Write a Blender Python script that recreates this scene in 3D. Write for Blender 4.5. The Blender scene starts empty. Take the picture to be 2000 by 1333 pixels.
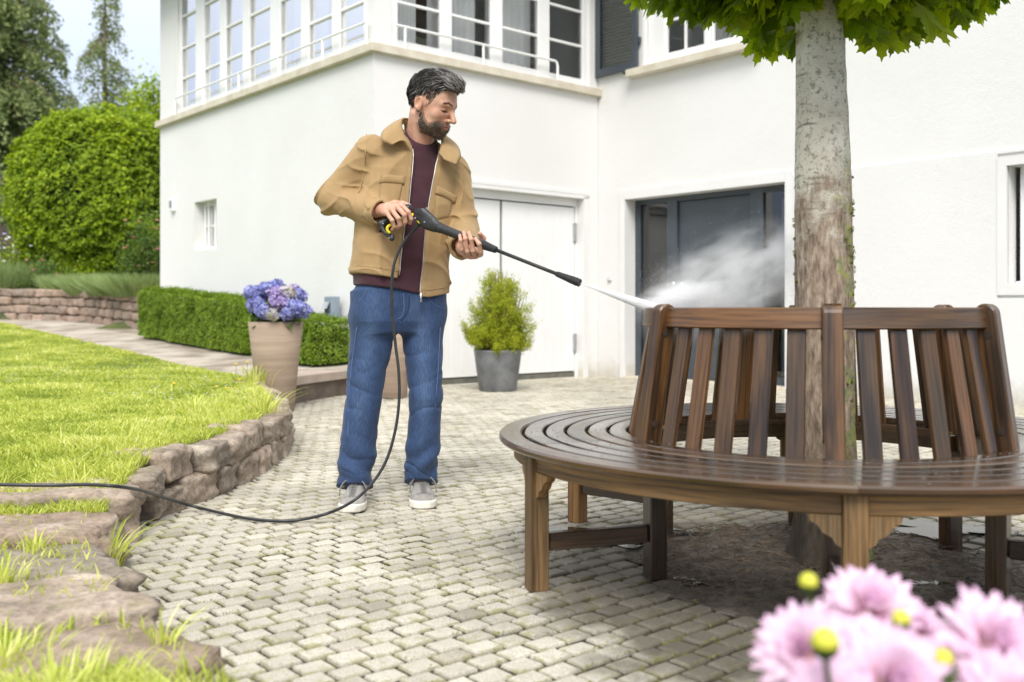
import bpy, math, random
import numpy as np
from mathutils import Vector, Matrix
R = math.radians
rng = np.random.default_rng(11)
random.seed(5)
sc = bpy.context.scene
# ------------------------------------------------------------------ camera
CH = 0.83                      # eye height
FP = 1938.0                    # focal length in pixels of the 2000 px wide photograph
cd = bpy.data.cameras.new('camera'); cam = bpy.data.objects.new('camera', cd)
sc.collection.objects.link(cam); sc.camera = cam
cam.location = (0, 0, CH); cam.rotation_euler = (R(90), 0, 0)
cd.sensor_width = 36; cd.lens = FP / 2000 * 36
cd.shift_y = -61.5 / 2000
cd.clip_start = 0.05; cd.clip_end = 500
cd.dof.use_dof = True; cd.dof.focus_distance = 4.05; cd.dof.aperture_fstop = 2.7
# ------------------------------------------------------------------ sky + sun
SUN_EL, SUN_AZ = R(47), R(181)      # azimuth the light comes from, clockwise from +Y
world = bpy.data.worlds.new('World'); sc.world = world; world.use_nodes = True
wt = world.node_tree; bg = wt.nodes['Background']
sky = wt.nodes.new('ShaderNodeTexSky'); sky.sky_type = 'NISHITA'; sky.sun_disc = False
sky.sun_elevation = SUN_EL; sky.sun_rotation = SUN_AZ; sky.air_density = 1.0; sky.dust_density = 2.0
mxw = wt.nodes.new('ShaderNodeMix'); mxw.data_type = 'RGBA'
mxw.inputs[0].default_value = 0.78
mxw.inputs[7].default_value = (8.0, 8.25, 8.7, 1)
# thin bright cloud overhead, pale blue lower down
tcw = wt.nodes.new('ShaderNodeTexCoord'); spw = wt.nodes.new('ShaderNodeSeparateXYZ'); wt.links.new(tcw.outputs['Generated'], spw.inputs[0])
mrw = wt.nodes.new('ShaderNodeMapRange'); mrw.inputs[1].default_value = .12; mrw.inputs[2].default_value = .62; wt.links.new(spw.outputs[2], mrw.inputs[0])
mcw = wt.nodes.new('ShaderNodeMix'); mcw.data_type = 'RGBA'; mcw.inputs[6].default_value = (4.2, 4.85, 6.4, 1); mcw.inputs[7].default_value = (11.5, 11.6, 11.8, 1)
wt.links.new(mrw.outputs[0], mcw.inputs[0]); wt.links.new(mcw.outputs[2], mxw.inputs[7])
wt.links.new(sky.outputs[0], mxw.inputs[6]); wt.links.new(mxw.outputs[2], bg.inputs[0])
bg.inputs[1].default_value = 0.10
sd = bpy.data.lights.new('sun', 'SUN'); sun = bpy.data.objects.new('sun', sd)
sc.collection.objects.link(sun)
sd.energy = 1.7; sd.angle = R(26); sd.color = (1.0, 0.965, 0.91)
_dir = Vector((math.sin(SUN_AZ) * math.cos(SUN_EL), math.cos(SUN_AZ) * math.cos(SUN_EL), math.sin(SUN_EL)))
sun.rotation_euler = _dir.to_track_quat('Z', 'Y').to_euler(); sun.location = (0, -5, 12)
sc.view_settings.view_transform = 'Standard'; sc.view_settings.look = 'None'
sc.view_settings.exposure = 0.80; sc.view_settings.gamma = 1
sc.cycles.volume_step_rate = 1.0
sc.cycles.volume_bounces = 8; sc.cycles.max_bounces = 12; sc.cycles.transparent_max_bounces = 16
# ------------------------------------------------------------------ helpers
ORG = {}
def W3(px, py, d):
    """a point of the place given where the photograph shows it and how far off it is"""
    return np.array([(px - 1000) / FP * d, d, CH - (py - 605) / FP * d])
def tag(o, label=None, cat=None, group=None, kind=None):
    if label: o['label'] = label
    if cat: o['category'] = cat
    if group: o['group'] = group
    if kind: o['kind'] = kind
    return o
def thing(name, loc, label, cat, group=None):
    o = bpy.data.objects.new(name, None); sc.collection.objects.link(o)
    o.location = loc; o.empty_display_size = 0.1
    ORG[o.name] = np.array(loc, float)
    return tag(o, label, cat, group)
def mesh(name, V, F, mat, parent=None, smooth=False, attrs=None, org=None, mats=None, fmat=None):
    """V (n,3) world coordinates; F a list of (k,m) index arrays"""
    V = np.asarray(V, float).reshape(-1, 3)
    if isinstance(F, np.ndarray): F = [F]
    F = [np.asarray(f, int) for f in F if len(f)]
    if parent is not None: o_ = ORG[parent.name]
    elif org is not None: o_ = np.array(org, float)
    else: o_ = np.zeros(3)
    me = bpy.data.meshes.new(name)
    me.vertices.add(len(V)); me.vertices.foreach_set('co', (V - o_).astype(np.float32).ravel())
    li = np.concatenate([f.ravel() for f in F]); tot = np.concatenate([np.full(len(f), f.shape[1]) for f in F])
    st = np.concatenate([[0], np.cumsum(tot)[:-1]])
    me.loops.add(len(li)); me.loops.foreach_set('vertex_index', li.astype(np.int32))
    me.polygons.add(len(tot)); me.polygons.foreach_set('loop_start', st.astype(np.int32))
    me.polygons.foreach_set('loop_total', tot.astype(np.int32))
    me.polygons.foreach_set('use_smooth', np.full(len(tot), bool(smooth)))
    for m in (mats or [mat]): me.materials.append(m)
    if fmat is not None: me.polygons.foreach_set('material_index', np.asarray(fmat, np.int32))
    me.update(calc_edges=True)
    for k, a in (attrs or {}).items():
        a = np.asarray(a, np.float32)
        if a.ndim == 1:
            at = me.attributes.new(k, 'FLOAT', 'POINT'); at.data.foreach_set('value', a)
        elif a.shape[1] == 3:
            at = me.attributes.new(k, 'FLOAT_VECTOR', 'POINT'); at.data.foreach_set('vector', a.ravel())
    o = bpy.data.objects.new(name, me); sc.collection.objects.link(o)
    if parent is not None: o.parent = parent
    else: o.location = o_
    ORG[o.name] = o_.copy()
    return o
class MB:
    def __init__(s): s.V = []; s.F = {}; s.n = 0; s.A = {}; s.nat = {}
    def add(s, V, F, **at):
        V = np.asarray(V, float).reshape(-1, 3)
        for f in (F if isinstance(F, list) else [F]):
            f = np.asarray(f, int)
            if len(f): s.F.setdefault(f.shape[1], []).append(f + s.n)
        s.V.append(V); s.n += len(V)
        for k, a in at.items():
            a = np.asarray(a, float)
            if a.shape[:1] != (len(V),): a = np.broadcast_to(a, (len(V),) + a.shape).copy()
            s.A.setdefault(k, []).append(a)
    def build(s, name, mat, parent=None, smooth=False, org=None, **kw):
        V = np.concatenate(s.V); F = [np.concatenate(x) for x in s.F.values()]
        return mesh(name, V, F, mat, parent, smooth, {k: np.concatenate(a) for k, a in s.A.items()}, org, **kw)
    def box(s, o, ax, ay, az, x0, x1, y0, y1, z0, z1, bev=0.0, grain=None, along=0):
        """box in a frame (o; ax, ay, az); bev chamfers all edges"""
        o, ax, ay, az = [np.asarray(q, float) for q in (o, ax, ay, az)]
        if bev <= 0:
            L = np.array([[x, y, z] for z in (z0, z1) for y in (y0, y1) for x in (x0, x1)])
            F = [np.array([[0, 2, 3, 1], [4, 5, 7, 6], [0, 1, 5, 4], [2, 6, 7, 3], [0, 4, 6, 2], [1, 3, 7, 5]])]
        else:
            L = []; idx = {}
            for i in (0, 1):
                for j in (0, 1):
                    for k in (0, 1):
                        for a in range(3):
                            p = [(x0, x1)[i], (y0, y1)[j], (z0, z1)[k]]
                            sg = [(1, -1)[i], (1, -1)[j], (1, -1)[k]]
                            for b in range(3):
                                if b != a: p[b] += sg[b] * bev
                            idx[(i, j, k, a)] = len(L); L.append(p)
            L = np.array(L, float); q = []; t = []
            for a in range(3):
                b, c = [x for x in range(3) if x != a]
                for sa in (0, 1):
                    f = []
                    for sb, sc_ in ((0, 0), (1, 0), (1, 1), (0, 1)):
                        k = [0, 0, 0]; k[a] = sa; k[b] = sb; k[c] = sc_
                        f.append(idx[(*k, a)])
                    q.append(f)
                for sb in (0, 1):
                    for sc_ in (0, 1):
                        k = [0, 0, 0]; k[b] = sb; k[c] = sc_
                        k1 = list(k); k1[a] = 1
                        q.append([idx[(*k, b)], idx[(*k1, b)], idx[(*k1, c)], idx[(*k, c)]])
            for i in (0, 1):
                for j in (0, 1):
                    for k in (0, 1): t.append([idx[(i, j, k, 0)], idx[(i, j, k, 1)], idx[(i, j, k, 2)]])
            cen = L.mean(0); q = np.array(q); t = np.array(t)
            for arr in (q, t):
                for r in range(len(arr)):
                    p = L[arr[r]]; nn = np.cross(p[1] - p[0], p[2] - p[0])
                    if np.dot(nn, p.mean(0) - cen) < 0: arr[r] = arr[r][::-1]
            F = [q, t]
        V = o + L[:, :1] * ax + L[:, 1:2] * ay + L[:, 2:3] * az
        at = {}
        if grain is not None:
            g = L.copy()
            if along == 1: g = g[:, [1, 0, 2]]
            if along == 2: g = g[:, [2, 0, 1]]
            at['grain'] = g + np.array([grain * 3.7, grain * 1.3, grain * .7])
        s.add(V, F, **at)
    def tube(s, pts, rad, n=8, caps=True, grain=None, rz=None, **at):
        pts = np.asarray(pts, float); m = len(pts)
        rad = np.broadcast_to(np.asarray(rad, float), (m,))
        T = np.gradient(pts, axis=0); T /= np.linalg.norm(T, axis=1)[:, None] + 1e-12
        up = np.array([0, 0, 1.0]) if abs(T[0][2]) < .9 else np.array([0, 1.0, 0])
        A = np.zeros_like(pts); a = up - T[0] * (up @ T[0]); A[0] = a / np.linalg.norm(a)
        for i in range(1, m):
            a = A[i - 1] - T[i] * (A[i - 1] @ T[i]); A[i] = a / (np.linalg.norm(a) + 1e-12)
        B = np.cross(T, A); th = np.arange(n) / n * 2 * np.pi
        V = pts[:, None] + rad[:, None, None] * (np.cos(th)[None, :, None] * A[:, None] + np.sin(th)[None, :, None] * B[:, None])
        V = V.reshape(-1, 3); i = np.arange(m - 1)[:, None] * n; j = np.arange(n)[None]
        a = i + j; b = i + (j + 1) % n
        q = np.stack([a, b, b + n, a + n], -1).reshape(-1, 4); F = [q]
        if caps:
            c0, c1 = len(V), len(V) + 1; V = np.vstack([V, pts[0], pts[-1]]); jj = np.arange(n)
            F.append(np.stack([np.full(n, c0), (jj + 1) % n, jj], -1))
            F.append(np.stack([np.full(n, c1), (m - 1) * n + jj, (m - 1) * n + (jj + 1) % n], -1))
        if grain is not None:
            l = np.concatenate([[0], np.cumsum(np.linalg.norm(np.diff(pts, axis=0), axis=1))])
            g = np.zeros((len(V), 3)); g[:m * n, 0] = np.repeat(l, n); g[:m * n, 1] = np.tile(np.cos(th), m) * np.repeat(rad, n); g[:m * n, 2] = np.tile(np.sin(th), m) * np.repeat(rad, n)
            at['grain'] = g + grain * 2.1
        s.add(V, F, **at)
    def lathe(s, c, prof, n=32, axis=(0, 0, 1)):
        """prof: list of (radius, height); open ends"""
        c = np.asarray(c, float); az = np.asarray(axis, float); az /= np.linalg.norm(az)
        h = np.array([1.0, 0, 0]) if abs(az[0]) < .9 else np.array([0, 1.0, 0])
        ax = np.cross(h, az); ax /= np.linalg.norm(ax); ay = np.cross(az, ax)
        th = np.arange(n) / n * 2 * np.pi; P = np.array(prof, float); m = len(P)
        V = c + P[:, None, :1] * (np.cos(th)[None, :, None] * ax + np.sin(th)[None, :, None] * ay) + P[:, None, 1:2] * az
        i = np.arange(m - 1)[:, None] * n; j = np.arange(n)[None]; a = i + j; b = i + (j + 1) % n
        s.add(V.reshape(-1, 3), np.stack([a, b, b + n, a + n], -1).reshape(-1, 4))
def catmull(P, n):
    P = np.asarray(P, float); Q = np.vstack([2 * P[0] - P[1], P, 2 * P[-1] - P[-2]]); out = []
    t = np.linspace(0, 1, n, endpoint=False)[:, None]
    for i in range(1, len(Q) - 2):
        a, b, c, d = Q[i - 1], Q[i], Q[i + 1], Q[i + 2]
        out.append(.5 * (2 * b + (c - a) * t + (2 * a - 5 * b + 4 * c - d) * t ** 2 + (3 * b - a - 3 * c + d) * t ** 3))
    return np.vstack(out + [P[-1:]])
def copy_tree(o, parent=None):
    c = o.copy(); sc.collection.objects.link(c); c.parent = parent
    if o.name in ORG: ORG[c.name] = ORG[o.name]
    for ch in [x for x in sc.objects if x.parent == o]: copy_tree(ch, c)
    return c
def nz(P, s=1.0, seed=0.0, oct=3):
    """cheap smooth pseudo-noise, about -1..1"""
    P = np.asarray(P, float) * s; o = np.zeros(len(P)); a = 1.0; t = 0
    for k in range(oct):
        sd_ = seed + k * 7.3
        x = P[:, 0] + 1.3 * np.sin(P[:, 1] * 1.1 + sd_) ; y = P[:, 1] + 1.3 * np.sin(P[:, 2] * 1.2 + sd_ * 2); z = P[:, 2] + 1.3 * np.sin(P[:, 0] * .9 + sd_ * 3)
        o += a * np.sin(x + sd_) * np.sin(y * 1.07 + 2 * sd_) * np.cos(z * .93 + sd_) ; t += a * .7
        P = P * 2.03; a *= .5
    return o / t
# ------------------------------------------------------------------ materials
class NT:
    def __init__(s, name):
        s.m = bpy.data.materials.new(name); s.m.use_nodes = True; s.t = s.m.node_tree
        s.p = s.t.nodes['Principled BSDF']; s.out = s.t.nodes['Material Output']
    def n(s, ty, **kw):
        nd = s.t.nodes.new('ShaderNode' + ty)
        for k, v in kw.items(): setattr(nd, k, v)
        return nd
    def l(s, a, b): s.t.links.new(a, b)
    def coord(s, kind='Object', scale=(1, 1, 1), rot=(0, 0, 0)):
        if kind == 'grain' or kind.startswith('@'):
            a = s.n('Attribute'); a.attribute_name = kind.strip('@'); src = a.outputs['Vector']
        else: src = s.n('TexCoord').outputs[kind]
        mp = s.n('Mapping'); mp.inputs['Scale'].default_value = scale; mp.inputs['Rotation'].default_value = rot
        s.l(src, mp.inputs[0]); return mp.outputs[0]
    def noise(s, vec, scale, detail=4, rough=.55, dist=0):
        t = s.n('TexNoise'); t.inputs['Scale'].default_value = scale; t.inputs['Detail'].default_value = detail
        t.inputs['Roughness'].default_value = rough; t.inputs['Distortion'].default_value = dist
        s.l(vec, t.inputs['Vector']); return t.outputs['Fac']
    def ramp(s, fac, stops, interp='LINEAR'):
        r = s.n('ValToRGB'); r.color_ramp.interpolation = interp; e = r.color_ramp.elements
        while len(e) < len(stops): e.new(.5)
        for i, (p, c) in enumerate(stops):
            e[i].position = p; e[i].color = (c, c, c, 1) if isinstance(c, (int, float)) else (*c, 1)
        s.l(fac, r.inputs[0]); return r.outputs[0]
    def mix(s, fac, a, b, blend='MIX'):
        m = s.n('Mix', data_type='RGBA', blend_type=blend)
        for i, v in ((0, fac), (6, a), (7, b)):
            if isinstance(v, (int, float)): m.inputs[i].default_value = v if i == 0 else (v, v, v, 1)
            elif isinstance(v, tuple): m.inputs[i].default_value = (*v, 1)
            else: s.l(v, m.inputs[i])
        return m.outputs[2]
    def math(s, op, a, b=0.0):
        m = s.n('Math', operation=op)
        for i, v in ((0, a), (1, b)):
            if isinstance(v, (int, float)): m.inputs[i].default_value = v
            else: s.l(v, m.inputs[i])
        return m.outputs[0]
    def attr(s, k, out='Fac'):
        a = s.n('Attribute'); a.attribute_name = k; return a.outputs[out]
    def bump(s, h, strength=.3, dist=.01, prev=None):
        b = s.n('Bump'); b.inputs['Strength'].default_value = strength; b.inputs['Distance'].default_value = dist
        s.l(h, b.inputs['Height'])
        if prev is not None: s.l(prev, b.inputs['Normal'])
        return b.outputs[0]
    def set(s, color=None, rough=None, normal=None, **kw):
        p = s.p
        for k, v in (('Base Color', color), ('Roughness', rough), ('Normal', normal), *[(a.replace('_', ' '), b) for a, b in kw.items()]):
            if v is None: continue
            if isinstance(v, (int, float)): p.inputs[k].default_value = v
            elif isinstance(v, tuple): p.inputs[k].default_value = (*v, 1)
            else: s.l(v, p.inputs[k])
        return s.m
def plain(name, c1, c2=None, scale=8, rough=.6, bump=0, bscale=60, bdist=.004, stretch=(1, 1, 1), lo=.35, hi=.65, detail=4, rv=.0, **kw):
    t = NT(name); v = t.coord(scale=stretch)
    col = c1
    if c2 is not None:
        f = t.noise(v, scale, detail); col = t.ramp(f, [(lo, c1), (hi, c2)])
    nrm = t.bump(t.noise(v, bscale, 4), bump, bdist) if bump else None
    r_ = rough
    if rv: r_ = t.ramp(t.noise(v, scale * 2.3, 3), [(.3, rough - rv), (.7, rough + rv)])
    return t.set(col, r_, nrm, **kw)
def leafmat(name, cols, transl=.35, rough=.5, scale=3.0, spec=.35):
    """foliage: colour varies by a per-leaf value and a slow noise; some light passes through the leaf"""
    t = NT(name); rv = t.attr('rnd')
    n1 = t.noise(t.coord(), scale, 2)
    f = t.math('ADD', t.math('MULTIPLY', rv, .65), t.math('MULTIPLY', n1, .35))
    k = len(cols); col = t.ramp(f, [(.12 + .76 * i / (k - 1), c) for i, c in enumerate(cols)])
    t.set(col, rough); t.p.inputs['Specular IOR Level'].default_value = spec
    tr = t.n('BsdfTranslucent'); t.l(t.mix(.5, col, t.mix(1.0, col, (1.0, 1.0, .35), 'MULTIPLY')), tr.inputs[0])
    ms = t.n('MixShader'); ms.inputs[0].default_value = transl
    t.l(t.p.outputs[0], ms.inputs[1]); t.l(tr.outputs[0], ms.inputs[2]); t.l(ms.outputs[0], t.out.inputs[0])
    return t.m
M = {}
# rough white render
def stucco():
    t = NT('white_render'); v = t.coord()
    a = t.noise(v, 9, 6, .6); b = t.noise(t.coord(scale=(1, 1, 2.6)), 38, 4, .6)
    col = t.ramp(t.noise(v, .9, 5), [(.3, (.73, .722, .695)), (.7, (.775, .77, .75))])
    h = t.math('ADD', t.math('MULTIPLY', a, .6), t.math('MULTIPLY', b, .5)); s = t.n('SeparateXYZ'); t.l(v, s.inputs[0])
    dz = t.math('ADD', s.outputs[2], t.math('MULTIPLY', t.noise(v, 6, 5, .7), -.45)); mr = t.n('MapRange'); mr.inputs[1].default_value = .02; mr.inputs[2].default_value = -.2; t.l(dz, mr.inputs[0])
    col = t.mix(t.math('MULTIPLY', mr.outputs[0], .7), col, (.50, .46, .37))
    return t.set(col, .9, t.bump(h, .40, .012))
M['wall'] = stucco()
M['trim'] = plain('smooth_white_plaster', (.74, .733, .71), (.78, .775, .76), 2.5, .85, .2, 30, .004)
M['whitepaint'] = plain('white_gloss_paint', (.83, .83, .815), (.87, .87, .86), 3, .5)
M['ledge'] = plain('sandstone_ledge', (.56, .50, .39), (.68, .63, .52), 5, .85, .3, 70, .003)
M['greypaint'] = plain('slate_blue_paint', (.050, .062, .075), (.065, .080, .095), 3, .45, .1, 80)
M['metal'] = plain('dull_steel', (.45, .45, .46), (.6, .6, .61), 20, .4, Metallic=.8)
M['chrome'] = plain('bright_metal', (.8, .8, .8), None, rough=.18, Metallic=1.0)
M['dark'] = plain('dark_gap', (.02, .02, .02), None, rough=.9)
def paver():
    t = NT('concrete_paver'); v = t.coord(); rv = t.attr('rnd'); wet = t.attr('wet')
    base = t.ramp(rv, [(0, (.36, .32, .25)), (.04, (.47, .43, .35)), (.16, (.52, .48, .395)), (1, (.63, .585, .49))])
    sp = t.ramp(t.noise(v, 260, 3, .7), [(.36, .55), (.56, 1.06)])
    col = t.mix(1.0, base, sp, 'MULTIPLY')
    st = t.ramp(t.noise(v, 1.6, 5), [(.33, .74), (.58, 1.04)]); col = t.mix(1.0, col, st, 'MULTIPLY')
    moss = t.ramp(t.math('ADD', t.noise(v, 17, 5, .7), t.math('MULTIPLY', t.attr('edge'), .16)), [(.60, 0.0), (.76, .65)])
    col = t.mix(moss, col, (.27, .25, .085))
    wn = t.math('ADD', wet, t.math('MULTIPLY', t.math('SUBTRACT', t.noise(v, 5, 4), .5), .9))
    wf = t.ramp(wn, [(.35, 0.0), (.62, 1.0)])
    col = t.mix(wf, col, t.mix(1.0, col, (.36, .35, .33), 'MULTIPLY'))
    ro = t.mix(wf, .88, .36)
    return t.set(col, ro, t.bump(t.noise(v, 210, 4, .7), .6, .004))
M['paver'] = paver()
def joint():
    t = NT('mossy_joint_sand'); v = t.coord()
    col = t.ramp(t.noise(v, 11, 6, .7), [(.38, (.028, .022, .013)), (.52, (.060, .050, .024)), (.64, (.18, .165, .045)), (.76, (.17, .20, .035))])
    return t.set(col, .95, t.bump(t.noise(v, 160, 4), .8, .006))
M['joint'] = joint()
def wood(name, cols, rough=.45, wet=0):
    t = NT(name); v = t.coord('grain', (1.6, 26, 26)); v2 = t.coord('grain', (3.5, 110, 110)); v3 = t.coord('grain', (1.2, 6, 6))
    a = t.noise(v, 1.0, 5, .6, .6); b = t.noise(v2, 1.0, 3, .6); c = t.noise(v3, 1.5, 3)
    f = t.math('ADD', t.math('MULTIPLY', a, .55), t.math('MULTIPLY', c, .45))
    col = t.ramp(f, [(.30 + .36 * i / (len(cols) - 1), q) for i, q in enumerate(cols)])
    col = t.mix(1.0, col, t.ramp(b, [(.34, .50), (.56, 1.15)]), 'MULTIPLY')
    oi = t.n('ObjectInfo'); col = t.mix(1.0, col, t.ramp(oi.outputs['Random'], [(0, (.55, .58, .62)), (.5, (.95, .92, .88)), (1, (1.35, 1.2, 1.05))]), 'MULTIPLY')
    ro = t.ramp(c, [(.35, max(.12, rough - .14)), (.65, rough + .12)])
    h = t.math('ADD', t.math('MULTIPLY', a, .5), b)
    m = t.set(col, ro, t.bump(h, .35, .0025))
    t.p.inputs['Coat Weight'].default_value = wet; t.p.inputs['Coat Roughness'].default_value = .15
    return m
M['wood'] = wood('weathered_teak', [(.012, .006, .0025), (.036, .018, .007), (.125, .060, .019), (.070, .046, .024)], .42, .15)
M['woodlegs'] = wood('brown_teak_frame', [(.045, .023, .009), (.14, .076, .026), (.28, .160, .060), (.18, .12, .060)], .6, .0)
M['woodwet'] = wood('wet_dark_teak', [(.010, .006, .003), (.028, .015, .006), (.056, .030, .012), (.070, .052, .034)], .33, .6)
def stone(name, cs):
    t = NT(name); v = t.coord(); a = t.noise(v, 5, 6, .65); b = t.noise(v, 42, 5, .7)
    col = t.ramp(a, [(.3, cs[0]), (.45, cs[1]), (.6, cs[2]), (.72, cs[3])])
    col = t.mix(1.0, col, t.ramp(b, [(.3, .55), (.6, 1.1)]), 'MULTIPLY')
    g = t.n('NewGeometry'); sx = t.n('SeparateXYZ'); t.l(g.outputs['Normal'], sx.inputs[0])
    up = t.math('MULTIPLY', sx.outputs[2], t.noise(v, 14, 5, .7))
    col = t.mix(t.ramp(up, [(.5, 0.0), (.66, .55)]), col, (.20, .195, .085))
    rv = t.attr('rnd'); col = t.mix(1.0, col, t.ramp(rv, [(0, (.72, .70, .68)), (1, (1.15, 1.05, 1.0))]), 'MULTIPLY')
    return t.set(col, .88, t.bump(t.math('ADD', a, t.math('MULTIPLY', b, .4)), .8, .02))
M['stone'] = stone('red_sandstone', [(.15, .13, .10), (.31, .265, .21), (.43, .375, .31), (.60, .55, .46)])
M['stone2'] = stone('pale_sandstone', [(.20, .15, .12), (.33, .26, .20), (.42, .34, .28), (.50, .44, .38)])
M['path'] = plain('worn_path', (.27, .22, .165), (.52, .46, .38), 2.2, .92, .8, 60, .015, detail=10, lo=.38, hi=.6)
M['lawnsoil'] = plain('lawn_ground', (.10, .13, .028), (.20, .24, .05), 6, .95, .6, 40, .02, detail=8)
M['soil'] = plain('wet_soil', (.055, .043, .030), (.17, .135, .10), 14, .55, 1.0, 55, .03, detail=8, rv=.2)
M['garden'] = plain('garden_earth', (.05, .05, .02), (.11, .14, .035), 3, .95, .8, 12, .05)
def glass(name, tint=(1, 1, 1), refl=1.45):
    t = NT(name); fr = t.n('Fresnel'); fr.inputs[0].default_value = refl
    tr = t.n('BsdfTransparent'); tr.inputs[0].default_value = (*tint, 1); gl = t.n('BsdfGlossy'); gl.inputs['Roughness'].default_value = .02
    nb = t.bump(t.noise(t.coord(), 1.3, 2), .06, .02); t.l(nb, gl.inputs['Normal'])
    ms = t.n('MixShader'); t.l(t.math('ADD', t.math('MULTIPLY', fr.outputs[0], .9), .02), ms.inputs[0]); t.l(tr.outputs[0], ms.inputs[1]); t.l(gl.outputs[0], ms.inputs[2])
    t.l(ms.outputs[0], t.out.inputs[0]); return t.m
M['glass'] = glass('window_glass', (.98, .99, .98)); M['glassdark'] = glass('door_glass', (.55, .58, .6), 1.9)
M['curtain'] = plain('white_curtain', (.84, .84, .82), (.88, .88, .87), 3, .9)
M['room'] = plain('pale_room_wall', (.74, .74, .72), (.80, .80, .78), 1, .9)
M['roof'] = plain('brown_roof_tile', (.16, .08, .05), (.24, .12, .08), 6, .8, .5, 20)
# ================================================================== the ground
EDGE_Y = np.array([0.9, 1.5, 1.9, 2.21, 2.35, 2.53, 2.85, 3.12, 3.39, 3.97, 4.23, 4.47, 4.95, 5.64, 6.1, 6.9, 8.3])
EDGE_X = np.array([.35, 0.0, -.4, -.69, -.84, -.93, -1.10, -1.24, -1.30, -1.39, -1.375, -1.31, -1.277, -1.29, -1.36, -1.62, -2.1])
def edge_x(y): return np.interp(y, EDGE_Y, EDGE_X)
PB_Y = np.array([0.0, 8.29, 8.3, 9.66, 12.3, 14, 16.2, 20]); PB_X = np.array([0.4, 0.4, -2.14, -2.99, -5.1, -6.5, -8.3, -11.5])
PR_Y = np.array([8.3, 8.95, 9.63, 10.19, 14.45, 17.2, 18, 20]); PR_X = np.array([-2.0, -1.86, -1.62, -1.43, -5.13, -7.7, -9.3, -14.0])
def gz(x, y):
    """height of the raised garden level"""
    z = np.interp(y, [0, 3.2, 4.2, 9.7, 16, 20], [.085, .10, .225, .232, .60, .72])
    far = np.clip((edge_x(np.minimum(y, 8.3)) - x - .1) / 2.5, 0, 1)
    return z + .06 * far * (y < 9)
def sheet(name, y0, y1, ny, fx0, fx1, nx, mat, dz=0, rough=.0, kind='structure'):
    ys = np.linspace(y0, y1, ny); u = np.linspace(0, 1, nx)
    X = fx0(ys)[:, None] * (1 - u) + fx1(ys)[:, None] * u; Y = np.repeat(ys[:, None], nx, 1)
    Z = gz(X.ravel(), Y.ravel()) + dz
    V = np.stack([X.ravel(), Y.ravel(), Z], -1)
    V[:, 2] += rough * nz(V * [1, 1, 0], 5.0)
    a = (np.arange(ny - 1)[:, None] * nx + np.arange(nx - 1)[None]).ravel()
    o = mesh(name, V, np.stack([a, a + 1, a + 1 + nx, a + nx], -1), mat, smooth=True)
    return tag(o, kind=kind)
S_ = 400
tag(mesh('ground', [[-S_, -60, -.12], [S_, -60, -.12], [S_, S_, -.12], [-S_, S_, -.12]], np.array([[0, 1, 2, 3]]), M['garden']), kind='structure')
tag(mesh('paving_bed', [[-4, -1, -.010], [9, -1, -.010], [9, 14, -.010], [-4, 14, -.010]], np.array([[0, 1, 2, 3]]), M['joint']), kind='structure')
sheet('lawn', .9, 16.5, 160, lambda y: np.full_like(y, -14.0) + 0 * y, lambda y: np.where(y < 8.3, edge_x(y) - np.interp(y, [3.25, 3.6], [.62, .10]), np.interp(y, PB_Y, PB_X)), 90, M['lawnsoil'], 0, .012)
sheet('path', 8.0, 19.9, 90, lambda y: np.interp(y, [8, 8.3, 9.66, 12.3, 14, 16.2, 20], [-2.3, -2.3, -3.1, -5.2, -6.6, -8.4, -11.8]), lambda y: np.interp(y, PR_Y, PR_X) - .06, 24, M['path'], .004, .004)
# garden terrain behind the far stone wall
gx = np.linspace(0, 1, 40); gy = np.linspace(14.5, 90, 60)
X0 = np.full(60, -70.0); X1 = np.interp(gy, [14.5, 17.2, 18, 19, 30, 90], [-5.3, -4.0, -3.0, 0, 10, 60])
XX = X0[:, None] * (1 - gx) + X1[:, None] * gx; YY = np.repeat(gy[:, None], 40, 1)
wl = np.interp(XX.ravel(), [-14, -9.3, -7.7, -5.12, -4], [20, 18.1, 17.35, 14.7, 14.0])
ZZ = np.where(YY.ravel() > wl, 1.06 + .03 * (YY.ravel() - 15), .3)
a = (np.arange(59)[:, None] * 40 + np.arange(39)[None]).ravel()
tag(mesh('garden_terrain', np.stack([XX.ravel(), YY.ravel(), ZZ], -1), np.stack([a, a + 1, a + 41, a + 40], -1), M['garden'], smooth=True), kind='structure')
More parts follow.
